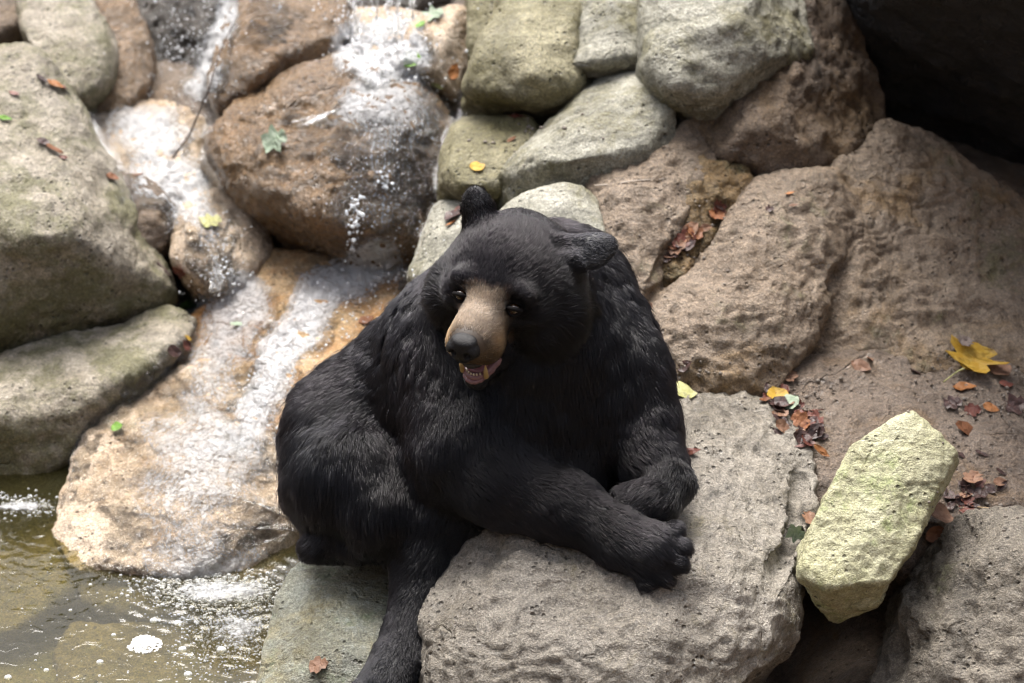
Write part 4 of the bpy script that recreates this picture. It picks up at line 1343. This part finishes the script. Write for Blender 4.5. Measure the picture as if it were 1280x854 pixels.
# ---- pool
def pool():
    gx = np.concatenate([np.linspace(-6, -1.3, 20), np.linspace(-1.28, -0.1, 240), np.linspace(-0.08, 0.3, 10)])
    gy = np.concatenate([np.linspace(-6, -0.75, 20), np.linspace(-0.74, 0.5, 240)])
    X, Y = np.meshgrid(gx, gy, indexing='ij')
    p = np.stack([X.ravel(), Y.ravel(), 0 * X.ravel()], 1)
    z = fbm(p * np.array((7, 7, 1)), 2) * 0.0014
    src = [P(270, 735, 6.18), P(310, 745, 6.16), P(215, 730, 6.2), P(70, 640, 6.4), P(330, 800, 6.05)]
    for k_, s in enumerate(src):
        r = np.hypot(p[:, 0] - s[0], p[:, 1] - s[1])
        z = z + (0.0012 if k_ != 3 else 0.0005) * np.sin(r * 2 * math.pi / 0.033 + k_ * 1.3 + 2.6 * vnoise(p * 9 + k_)) * np.exp(-r / 0.13)
    p[:, 2] = z
    nx, ny = X.shape
    i = np.arange(nx * ny).reshape(nx, ny)
    q = np.stack([i[:-1, :-1].ravel(), i[1:, :-1].ravel(), i[1:, 1:].ravel(), i[:-1, 1:].ravel()], 1)
    t = NT('pool_water')
    tc = t.n('TexCoord').outputs['Object']
    nrm = t.bump(t.noise(tc, 30, 3, 0.5, 0.6), 0.004, 0.5)
    fz = t.n('Fresnel', IOR=1.36, Normal=nrm)
    gl = t.n('BsdfGlossy', Roughness=0.02, Normal=nrm)
    tp = t.n('BsdfTransparent', Color=(0.78, 0.74, 0.54))
    silt = t.n('BsdfDiffuse', Color=(0.075, 0.068, 0.028))
    body_ = t.n('MixShader', i0=0.2, i1=tp.outputs[0], i2=silt.outputs[0])
    sh = t.n('MixShader', i0=fz.outputs[0], i1=body_.outputs[0], i2=gl.outputs[0])
    o = link('pool_water', mesh_np('pool_water', p, q), t.done(sh.outputs[0]))
    tag(o, 'murky olive pool with ripples at the foot of the rocks', None, None, 'structure')


pool()


def foam_sheet(label, x, y, sx, sy, amt, seed):
    g = np.linspace(-1, 1, 60)
    U, V = np.meshgrid(g, g, indexing='ij')
    v = np.array([CAMN + (P(x + sx * a, y + sy * b, 1.0) - CAMN) * ((0.005 - CAMN[2]) / (P(x + sx * a, y + sy * b, 1.0) - CAMN)[2]) for a, b in zip(U.ravel(), V.ravel())])
    r = np.sqrt(U.ravel() ** 2 + V.ravel() ** 2)
    i = np.arange(3600).reshape(60, 60)
    q = np.stack([i[:-1, :-1].ravel(), i[:-1, 1:].ravel(), i[1:, 1:].ravel(), i[1:, :-1].ravel()], 1)
    keep = (r[q] < 1).all(1)
    q = q[keep]
    if vnormals(v, q)[:, 2].sum() < 0:
        q = q[:, ::-1]
    v[:, 2] += fbm(v * 60 + seed, 3) * 0.004 * (1 - np.clip(r, 0, 1)) 
    me = mesh_np('foam_sheet', v, q)
    uvl = me.uv_layers.new(name='UVMap')
    uvl.data.foreach_set('uv', (v[q.ravel(), :2]).astype(np.float32).ravel())
    fa = me.attributes.new('froth', 'FLOAT', 'POINT')
    fa.data.foreach_set('value', (amt * np.clip(1 - r ** 2, 0, 1)).astype(np.float32))
    fd = me.attributes.new('fade', 'FLOAT', 'POINT')
    fd.data.foreach_set('value', np.clip((1 - r) / 0.4, 0, 1).astype(np.float32))
    tag(link('foam_sheet', me, M['poolfoam']), label, None, None, 'stuff')


M['poolfoam'] = water_mat('pool_foam', 1.0, streak=(40, 40), tint=(0.96, 0.95, 0.9))
foam_sheet('foam boiling where the stream meets the pool', 275, 738, 118, 28, 0.74, 1)
foam_sheet('thin foam drifting out from the splash', 300, 785, 75, 55, 0.66, 2)
foam_sheet('line of foam where the narrow run enters the pool', 25, 632, 55, 10, 0.8, 3)
POOLB = [
    ('broad olive boulder lying under the pool surface', [(-40, 690, 6.34), (60, 680, 6.34), (85, 740, 6.22), (20, 790, 6.14), (-40, 800, 6.12)], 41),
    ('brown flat boulder under the pool beside the splash', [(90, 775, 6.22), (200, 770, 6.2), (330, 800, 6.16), (330, 890, 6.0), (60, 900, 6.0), (40, 830, 6.1)], 42),
    ('rounded stone just under the water below the tan boulder', [(72, 690, 6.33), (150, 735, 6.26), (215, 760, 6.2), (160, 780, 6.2), (100, 750, 6.24)], 43)]
for lb, pts, sd in POOLB:
    rock('submerged_boulder', lb, pts, 'pool_bed', 0.2, 45, 0.03, 0.012, seed=sd, grow=1.0)

g_ = np.linspace(-1, 1, 70)
U_, V_ = np.meshgrid(-1.0 + 0.95 * g_, -0.2 + 0.75 * g_, indexing='ij')
v = np.stack([U_.ravel(), V_.ravel(), np.full(4900, -0.13)], 1)
v[:, 2] += fbm(v * 5, 4) * 0.02
i = np.arange(4900).reshape(70, 70)
q = np.stack([i[:-1, :-1].ravel(), i[1:, :-1].ravel(), i[1:, 1:].ravel(), i[:-1, 1:].ravel()], 1)
tag(link('pool_floor', mesh_np('pool_floor', v, q), M['pool_bed']), 'olive silt floor of the pool', None, None, 'structure')


def pool_pt(x, y, z=0.0):
    d = P(x, y, 1.0) - CAMN
    return CAMN + d * ((z - CAMN[2]) / d[2])


M['foamraft'] = plain('foam_raft', (0.78, 0.78, 0.76), 0.4, 0.5, 0.2)
cen, rad = [], []
for _ in range(4200):
    if RNG.random() < 0.55:
        x, y = 270 + RNG.normal() * 52, 738 + RNG.normal() * 14
        r = 0.0008 + 0.0046 * RNG.random() ** 3
    else:
        x, y = 285 + RNG.normal() * 42, 770 + abs(RNG.normal()) * 40
        r = 0.0006 + 0.0028 * RNG.random() ** 4
    cen.append(pool_pt(x, y) + np.array((0, 0, r * 0.2)))
    rad.append(r)
for _ in range(260):
    x, y = 30 + RNG.normal() * 24, 632 + RNG.normal() * 7 + 0.0
    r = 0.001 + 0.004 * RNG.random() ** 2
    cen.append(pool_pt(x, y) + np.array((0, 0, r * 0.2)))
    rad.append(r)
for _ in range(90):
    x, y = 20 + 260 * RNG.random(), 690 + 160 * RNG.random()
    cen.append(pool_pt(x, y))
    rad.append(0.0012 + 0.0025 * RNG.random() ** 2)
blobs('pool_froth', 'white froth and bubbles where the stream enters the pool', cen, rad, 'froth', 0.75, False, 'z')
cen, rad = [], []
for x, y, r in ((192, 776, 0.0085), (222, 779, 0.009), (125, 828, 0.008), (58, 838, 0.006), (10, 847, 0.008), (228, 812, 0.009), (235, 843, 0.009), (277, 813, 0.011), (142, 794, 0.0055), (113, 731, 0.004), (88, 763, 0.004), (108, 782, 0.003)):
    cen.append(pool_pt(x, y))
    rad.append(r)
blobs('pool_bubbles', 'round bubbles drifting on the murky pool', cen, rad, 'froth', 0.6, True, 'z')
# a floating raft of foam
cen, rad = [], []
for _ in range(420):
    a_, r_ = RNG.random() * 2 * math.pi, math.sqrt(RNG.random())
    x = 181 + r_ * (21 + 2 * math.sin(3 * a_)) * math.cos(a_)
    y = 806 + r_ * (11 + 1.5 * math.sin(2 * a_)) * math.sin(a_) - 2.5 * r_ * math.cos(a_)
    r = 0.0012 + 0.0032 * RNG.random() ** 2
    cen.append(pool_pt(x, y) + np.array((0, 0, 0.003 * (1 - r_ * r_))))
    rad.append(r)
o = blobs('foam_raft', '', cen, rad, 'foamraft', 0.8, False, 'z')
del o['kind']
tag(o, 'small white raft of foam floating alone on the murky pool', 'foam')
# ================================================================ fallen leaves and twigs
def leaf_mat(name, col, col2, rough=0.6, trans=0.25, wet=0.06):
    t = NT(name)
    tc = t.n('TexCoord').outputs['Object']
    a = t.noise(tc, 60, 5, 0.65, 0.3)
    oi = t.n('ObjectInfo').outputs['Random']
    c = t.mix(t.smooth(a, 0.35, 0.68), col, col2)
    c = t.mix(t.math('MULTIPLY', oi, 0.55), c, tuple(x * 0.5 for x in col))
    c = t.mix(t.smooth(t.noise(tc, 25, 5, 0.7), 0.5, 0.7), c, tuple(x * 0.4 for x in col))
    b = t.n('BsdfPrincipled', Base__Color=c, Roughness=rough, Normal=t.bump(t.noise(tc, 160, 3, 0.6), 0.002, 0.7))
    b.inputs['Coat Weight'].default_value = wet
    b.inputs['Coat Roughness'].default_value = 0.3
    b.inputs['Specular IOR Level'].default_value = 0.3
    tr = t.n('BsdfTranslucent', Color=c)
    return t.done(t.n('MixShader', i0=trans, i1=b.outputs[0], i2=tr.outputs[0]).outputs[0])


LM = {
    'yellow': leaf_mat('yellow_leaf', (0.52, 0.3, 0.03), (0.66, 0.46, 0.09)),
    'lime': leaf_mat('lime_leaf', (0.4, 0.4, 0.15), (0.56, 0.54, 0.3)),
    'green': leaf_mat('green_leaf', (0.12, 0.27, 0.03), (0.22, 0.38, 0.06)),
    'mint': leaf_mat('mint_leaf', (0.26, 0.34, 0.23), (0.4, 0.45, 0.35)),
    'tan': leaf_mat('tan_leaf', (0.22, 0.115, 0.07), (0.36, 0.215, 0.14)),
    'rust': leaf_mat('rust_leaf', (0.2, 0.075, 0.03), (0.34, 0.15, 0.07)),
    'orange': leaf_mat('orange_leaf', (0.36, 0.14, 0.04), (0.48, 0.23, 0.1)),
    'dark': leaf_mat('dark_leaf', (0.035, 0.018, 0.016), (0.09, 0.045, 0.038), 0.5, 0.1, 0.12),
    'red': leaf_mat('red_leaf', (0.11, 0.03, 0.022), (0.19, 0.07, 0.045), 0.5, 0.15, 0.1),
    'grey': leaf_mat('grey_leaf', (0.24, 0.185, 0.16), (0.36, 0.3, 0.26)),
}
_vv, _qq = world_tris(ROCKS)
BVH = BVHTree.FromPolygons(_vv.tolist(), _qq.tolist())
SHAPES = {
    'oval': [(0, 0), (.12, .20), (.32, .32), (.55, .33), (.78, .22), (1, 0)],
    'slim': [(0, 0), (.15, .12), (.4, .19), (.65, .17), (.85, .09), (1, 0)],
    'broad': [(0, 0), (.05, .22), (.22, .42), (.45, .48), (.7, .40), (.88, .22), (1, 0)],
    'lobed': [(0, 0), (.06, .26), (.02, .46), (.20, .44), (.36, .34), (.46, .58), (.60, .62), (.66, .44), (.72, .26), (.92, .30), (1.0, .16), (.93, 0)],
    'torn': [(0, 0), (.08, .30), (.25, .26), (.36, .46), (.55, .40), (.62, .24), (.80, .30), (.86, .12), (.95, 0)],
}


def leaf_mesh(shape, size, curl, seed):
    r = random.Random(seed)
    pr = SHAPES[shape]
    NC = 5
    vs, fs = [], []
    up = [(x, y * (1 + r.uniform(-.12, .12))) for x, y in pr]
    dn = [(x, -y * (1 + r.uniform(-.15, .15))) for x, y in pr]
    rows = []
    for (xa, ya), (xb, yb) in zip(up, dn):
        row = []
        for j in range(NC):
            s = j / (NC - 1)
            x, y = xa + (xb - xa) * s, ya + (yb - ya) * s
            z = curl * (0.9 * y * y + 0.35 * (x - .5) ** 2) + 0.03 * math.sin(9 * x + seed) * (1 if y > 0 else -1) + r.uniform(-.012, .012) + 0.05 * curl * abs(y)
            row.append(len(vs))
            vs.append(((x - .5) * size, y * size, z * size))
        rows.append(row)
    for a, b in zip(rows[:-1], rows[1:]):
        for j in range(NC - 1):
            fs.append((a[j], a[j + 1], b[j + 1], b[j]))
    # underside for thickness
    n = len(vs)
    vs += [(x, y, z - 0.012 * size) for x, y, z in vs]
    fs += [tuple(k + n for k in f[::-1]) for f in fs]
    me = bpy.data.meshes.new('leaf')
    me.from_pydata(vs, [], fs)
    me.validate()
    return me


NLEAF = [0]


def leaf(x, y, spx, shape, col, label, ang=None, curl=0.35, group=None, lift=0.003, tilt=0.25, stem=None, dmin=0.0):
    p, n = hit(x, y)
    if p is None:
        return None
    NLEAF[0] += 1
    sd = NLEAF[0]
    r = random.Random(sd * 13)
    d = (p - CAMN) @ FWD
    if d < dmin:
        return None
    size = spx * PXM(d)
    n = n + np.array((0, 0, 0.4)) + tilt * np.array([r.uniform(-1, 1) for _ in range(3)])
    n = n / np.linalg.norm(n)
    if ang is None:
        ang = r.uniform(0, 360)
    a = math.radians(ang)
    dirw = RIGHT * math.cos(a) + UPV * math.sin(a)
    dirw = dirw - n * (dirw @ n)
    dirw = dirw / np.linalg.norm(dirw)
    yv = np.cross(n, dirw)
    mw = Matrix(((dirw[0], yv[0], n[0], 0), (dirw[1], yv[1], n[1], 0), (dirw[2], yv[2], n[2], 0), (0, 0, 0, 1)))
    o = link('leaf', leaf_mesh(shape, size, curl, sd), LM[col])
    pw = p + n * (lift + size * 0.02)
    o.matrix_world = Matrix.Translation(Vector(pw)) @ mw
    tag(o, label, 'leaf', group)
    if stem:
        S_ = bmesh.new()
        pts = [Vector((-.5 * size, 0, 0)), Vector((-.75 * size, stem * .05 * size, .03 * size)), Vector((-(.5 + stem) * size, stem * .12 * size, 0.0))]
        ringp = None
        for i_, c_ in enumerate(pts):
            rr = size * (0.022 - 0.004 * i_)
            ring_ = [S_.verts.new(c_ + Vector((0, math.cos(k_ * math.pi / 3) * rr, math.sin(k_ * math.pi / 3) * rr))) for k_ in range(6)]
            if ringp:
                for k_ in range(6):
                    S_.faces.new((ringp[k_], ringp[(k_ + 1) % 6], ring_[(k_ + 1) % 6], ring_[k_]))
            ringp = ring_
        me = bpy.data.meshes.new('stem')
        S_.to_mesh(me)
        S_.free()
        link('stem', me, LM['lime'], o)
    return o


leaf(1216, 455, 62, 'lobed', 'yellow', 'big yellow lobed leaf with a long stem on the dirt ledge', 62, 0.5, stem=0.75, lift=0.012)
leaf(1200, 441, 26, 'torn', 'grey', 'curled grey-tan leaf lying against the big yellow leaf', 60, 0.8, lift=0.03)
leaf(1250, 466, 30, 'broad', 'tan', 'tan leaf with worn edge next to the big yellow leaf', 40, 0.5, lift=0.008)
leaf(1257, 482, 22, 'oval', 'red', 'small red-brown leaf tucked under the worn tan leaf', 30, 0.4)
leaf(1206, 486, 30, 'oval', 'orange', 'pinkish orange leaf below the big yellow leaf', -10, 0.5)
leaf(1238, 511, 22, 'oval', 'orange', 'bright orange oval leaf lying alone on the dirt ledge', -20, 0.3)
leaf(1216, 514, 24, 'torn', 'red', 'dark torn leaf beside the bright orange oval leaf', 10, 0.5)
leaf(1192, 505, 26, 'torn', 'dark', 'dark wet leaf with a pale patch below the big yellow leaf', 15, 0.4)
leaf(1270, 508, 34, 'torn', 'dark', 'black shrivelled leaf at the end of the dirt ledge', 20, 0.7)
leaf(1076, 459, 28, 'oval', 'tan', 'red-tan leaf crossed by another on the rough slope foot', -30, 0.5)
leaf(1086, 450, 26, 'slim', 'tan', 'narrow tan leaf crossing a red-tan one on the rough slope foot', 60, 0.6)
leaf(1143, 466, 20, 'oval', 'dark', 'small dark red leaf alone on the damp dirt', 80, 0.4)
G = 'leaf litter pile between the pale boulder and the slope'
leaf(987, 471, 26, 'torn', 'tan', 'tan upright leaf topping the litter pile', 80, 0.5, G)
leaf(970, 498, 28, 'broad', 'yellow', 'small yellow leaf in the litter pile', 100, 0.6, G, lift=0.01)
leaf(988, 506, 26, 'broad', 'mint', 'pale grey-green leaf in the litter pile', 50, 0.3, G, lift=0.008)
LR = np.random.default_rng(5)
for i_ in range(30):
    s = LR.random()
    x, y = 958 + 72 * s + LR.normal() * 11, 488 + 72 * s + LR.normal() * 13
    c = LR.choice(['dark', 'dark', 'red', 'tan', 'rust'])
    leaf(x, y, 16 + 14 * LR.random(), sh := str(LR.choice(['oval', 'torn', 'broad', 'slim'])), c, 'wet %s %s leaf in the litter pile by the pale boulder' % ({'dark': 'dark', 'red': 'reddish', 'tan': 'tan', 'rust': 'rusty'}[c], {'slim': 'narrow'}.get(sh, sh)), None, 0.4 + 0.7 * LR.random(), G, tilt=0.6, dmin=5.93 if x > 1100 else 0)
leaf(1024, 566, 26, 'slim', 'orange', 'bright orange curled leaf at the tail of the litter pile', -40, 0.9, G, lift=0.01)
leaf(1003, 559, 20, 'slim', 'red', 'red sliver of leaf at the tail of the litter pile', 5, 0.4, G)
leaf(1010, 652, 26, 'torn', 'tan', 'tan leaf wedged against the yellow-green slab', 80, 0.7, lift=0.01)
leaf(996, 664, 22, 'lobed', 'mint', 'pale mint leaf stuck in the groove of the pale boulder', -20, 0.3, lift=0.01)
G = 'leaf litter behind the yellow-green slab'
leaf(1216, 603, 30, 'torn', 'tan', 'pinkish tan leaf behind the yellow-green slab', 70, 0.7, G, lift=0.012)
leaf(1249, 604, 20, 'oval', 'tan', 'small tan leaf lying clear of the slab litter', 20, 0.7)
leaf(1203, 622, 26, 'oval', 'tan', 'flat tan leaf in the litter behind the slab', -20, 0.3, G)
leaf(1172, 653, 36, 'broad', 'tan', 'brown curled leaf leaning on the yellow-green slab', 10, 0.9, lift=0.014)
leaf(1168, 668, 30, 'oval', 'rust', 'brown leaf under the curled one at the slab side', 25, 0.8, lift=0.008)
for i_ in range(22):
    x, y = 1196 + LR.normal() * 16, 612 + LR.normal() * 20
    c = LR.choice(['dark', 'dark', 'red'])
    leaf(x + 12, y, 14 + 12 * LR.random(), sh := str(LR.choice(['oval', 'torn', 'slim'])), c, 'wet %s %s leaf in the litter behind the yellow-green slab' % ({'dark': 'dark', 'red': 'reddish'}[c], {'slim': 'narrow'}.get(sh, sh)), None, 0.4 + 0.7 * LR.random(), G, tilt=0.6, dmin=5.93 if x > 1100 else 0)
leaf(1207, 537, 34, 'oval', 'rust', 'flat rusty shape standing in for a small orange puddle on the dirt ledge', -5, 0.0)  # leaf mesh used as stand-in for an orange puddle
leaf(853, 491, 38, 'broad', 'lime', 'pale lime leaf on wet stone beside the bear', 8, 0.2)
leaf(857, 458, 22, 'oval', 'dark', 'small dark leaf at the foot of the rough slope', 20, 0.6)
leaf(863, 566, 30, 'slim', 'red', 'sodden red leaf flat on the pale boulder beside the bear elbow', -5, 0.0)
G = 'leaves caught in the crevice of the slope'
for i_ in range(20):
    s = LR.random()
    x, y = 832 + 70 * s + LR.normal() * 4, 326 - 68 * s + LR.normal() * 4
    c = LR.choice(['red', 'dark', 'rust', 'tan'])
    leaf(x, y, 14 + 14 * LR.random(), sh := str(LR.choice(['oval', 'slim', 'torn'])), c, '%s %s leaf caught in the slope crevice behind the bear' % ({'dark': 'dark wet', 'red': 'red-brown', 'tan': 'tan', 'rust': 'rusty'}[c], {'slim': 'narrow'}.get(sh, sh)), 40 + 30 * LR.normal(), 0.6, G)
G = 'leaves beside the bear shoulder'
leaf(805, 392, 22, 'oval', 'orange', 'orange leaf beside the bear shoulder', 70, 0.6, G)
leaf(800, 378, 20, 'torn', 'dark', 'dark leaf above the orange one at the bear shoulder', 30, 0.6, G)
leaf(812, 385, 18, 'oval', 'tan', 'tan leaf near the orange one at the bear shoulder', 10, 0.6, G)
leaf(988, 243, 15, 'slim', 'orange', 'tiny orange leaf on the rough slope top', 10, 0.4)
leaf(992, 258, 13, 'slim', 'tan', 'tiny tan leaf on the rough slope top', 5, 0.4)
leaf(962, 262, 12, 'torn', 'dark', 'tiny dark leaf on the rough slope top', 5, 0.4)
leaf(568, 271, 26, 'broad', 'dark', 'dark wet leaf behind the bear ear', 20, 0.5)
leaf(577, 262, 18, 'oval', 'red', 'red-brown leaf behind the bear ear', 40, 0.5)
leaf(565, 280, 18, 'slim', 'orange', 'orange sliver of leaf behind the bear ear', 40, 0.5)
leaf(597, 209, 20, 'broad', 'yellow', 'single yellow leaf on the small grey-green stone', 70, 0.2)
leaf(646, 147, 22, 'slim', 'red', 'red leaf in the gap under the mossy olive boulder', -15, 0.3)
leaf(640, 175, 14, 'slim', 'rust', 'rusty leaf between the small leaf stone and the pale ridge', 30, 0.3)
leaf(516, 78, 26, 'broad', 'green', 'bright green leaf on the wet wedge stone', -10, 0.4, lift=0.008)
leaf(543, 20, 26, 'lobed', 'mint', 'pale green leaf on top of the wet wedge stone', 30, 0.4)
leaf(526, 32, 16, 'oval', 'green', 'small green leaf near the top of the wet wedge stone', 60, 0.4)
leaf(566, 90, 24, 'oval', 'orange', 'orange leaf low on the wet wedge stone', 60, 0.4)
leaf(547, 107, 18, 'slim', 'lime', 'yellow-green leaf at the foot of the wet wedge stone', -20, 0.2)
leaf(345, 177, 32, 'lobed', 'mint', 'mint green lobed leaf on the huge rounded boulder', 20, 0.25, lift=0.008)
leaf(264, 281, 26, 'lobed', 'lime', 'pale yellow leaf washed onto the rounded lobe', 40, 0.2, lift=0.01)
leaf(240, 383, 34, 'slim', 'green', 'green leaf on the edge of the long grey boulder', 10, 0.3, lift=0.008)
leaf(296, 410, 18, 'oval', 'mint', 'faded leaf carried in the shallow rippling water', 20, 0.2, lift=0.01)
leaf(148, 537, 15, 'broad', 'green', 'small bright green leaf by the narrow run of water', 10, 0.3, lift=0.01)
leaf(68, 108, 24, 'oval', 'orange', 'orange leaf at the top edge of the flat-topped boulder', -30, 0.4, lift=0.006)
leaf(80, 112, 16, 'torn', 'red', 'red scrap of leaf at the top edge of the flat-topped boulder', 30, 0.5)
leaf(52, 100, 20, 'slim', 'dark', 'dark sliver of leaf on the flat-topped boulder', -50, 0.4)
leaf(67, 189, 26, 'slim', 'rust', 'rust-red leaf lying on the flat-topped boulder', -35, 0.5, lift=0.006)
leaf(80, 198, 18, 'slim', 'red', 'dark red leaf beside the rust-red one on the flat-topped boulder', -50, 0.5)
leaf(54, 178, 18, 'oval', 'dark', 'grey-black leaf beside the rust-red one on the flat-topped boulder', 0, 0.5)
leaf(18, 118, 18, 'slim', 'red', 'faint brown leaf high on the flat-topped boulder', -40, 0.2)
leaf(6, 150, 20, 'slim', 'green', 'lime green leaf on the flat-topped boulder', -10, 0.4, lift=0.006)
leaf(140, 222, 18, 'oval', 'rust', 'red-brown leaf on the small rounded brown stone', -10, 0.4)
leaf(172, 220, 18, 'slim', 'tan', 'pinkish leaf on the small rounded brown stone', -20, 0.3)
G = 'leaves snagged at the stream edge'
leaf(216, 440, 24, 'oval', 'dark', 'dark leaf snagged at the stream edge by the long grey boulder', 10, 0.6, G)
leaf(232, 432, 18, 'torn', 'red', 'reddish leaf snagged at the stream edge by the long grey boulder', 40, 0.6, G)
leaf(234, 424, 12, 'oval', 'yellow', 'tiny yellow leaf snagged at the stream edge', 0, 0.4, G)
leaf(226, 338, 22, 'torn', 'red', 'dark red leaf below the small rounded brown stone', 20, 0.5)
leaf(458, 401, 22, 'oval', 'rust', 'rusty leaf on the stream bed beside the bear back', 40, 0.2)
leaf(400, 832, 28, 'torn', 'tan', 'pinkish crumpled leaf on the grey-green block', 5, 0.3)


def twig(label, pts, rpx, col, rend=0.5):
    """a thin bent stick; pts = (x, y, metres off the stone)"""
    W_ = []
    for x, y, up in pts:
        p, n = hit(x, y)
        W_.append(p - FWD * up)
    W_ = np.array(W_)
    tt = np.linspace(0, len(W_) - 1, 26)
    W_ = np.stack([np.interp(tt, np.arange(len(W_)), W_[:, k_]) for k_ in range(3)], 1)
    W_ = W_ + vnoise3(W_ * 14) * 0.004
    nc = 6
    v = []
    for i_, c_ in enumerate(W_):
        tg = W_[min(i_ + 1, 25)] - W_[max(i_ - 1, 0)]
        tg /= np.linalg.norm(tg)
        a_ = np.cross(tg, FWD)
        a_ /= np.linalg.norm(a_)
        b_ = np.cross(tg, a_)
        r = rpx * PXM(6.8) * (1 - (1 - rend) * i_ / 25)
        v += [c_ + r * (a_ * math.cos(k_ * 2 * math.pi / nc) + b_ * math.sin(k_ * 2 * math.pi / nc)) for k_ in range(nc)]
    i_ = np.arange(26 * nc).reshape(26, nc)
    q = np.stack([i_[:-1].ravel(), np.roll(i_, -1, 1)[:-1].ravel(), np.roll(i_, -1, 1)[1:].ravel(), i_[1:].ravel()], 1)
    tag(link('twig', mesh_np('twig', np.array(v), q), plain('twig_bark', col, 0.7)), label, 'twig')


twig('thin dark twig standing in the upper cascade', [(214, 198, 0.0), (240, 165, 0.03), (262, 115, 0.03), (276, 70, 0.02), (292, 30, 0.01)], 1.6, (0.05, 0.03, 0.022))
twig('pale dry twig on the grey slope behind the bear', [(742, 232, 0.006), (790, 226, 0.006), (830, 222, 0.006)], 1.0, (0.42, 0.36, 0.30))
twig('dark reed hanging at the lip of the rounded lobe', [(198, 328, 0.01), (212, 345, 0.015), (224, 362, 0.008)], 1.8, (0.16, 0.11, 0.10))
twig('thin pale stem lying in the dirt by the slab litter', [(1190, 634, 0.004), (1220, 634, 0.004), (1256, 637, 0.004)], 1.0, (0.36, 0.27, 0.16))

# grit and small pebbles washed into the joints and over the ledge
cen, rad = [], []
for (x, y, sx, sy, n) in ((1215, 480, 45, 28, 110), (1000, 500, 25, 22, 60), (860, 465, 30, 8, 40), (1230, 640, 40, 16, 60), (880, 300, 30, 30, 50), (700, 150, 60, 14, 40), (640, 175, 40, 20, 30)):
    for _ in range(n):
        p, nn = hit(x + RNG.normal() * sx, y + RNG.normal() * sy)
        if p is None:
            continue
        r = 0.0014 + 0.0042 * RNG.random() ** 3
        cen.append(p + nn * r * 0.3)
        rad.append(r)
M['grit'] = plain('grit_stone', (0.17, 0.145, 0.12), 0.75)
blobs('gravel', 'loose grit and tiny pebbles scattered over the ledge and joints', cen, rad, 'grit')
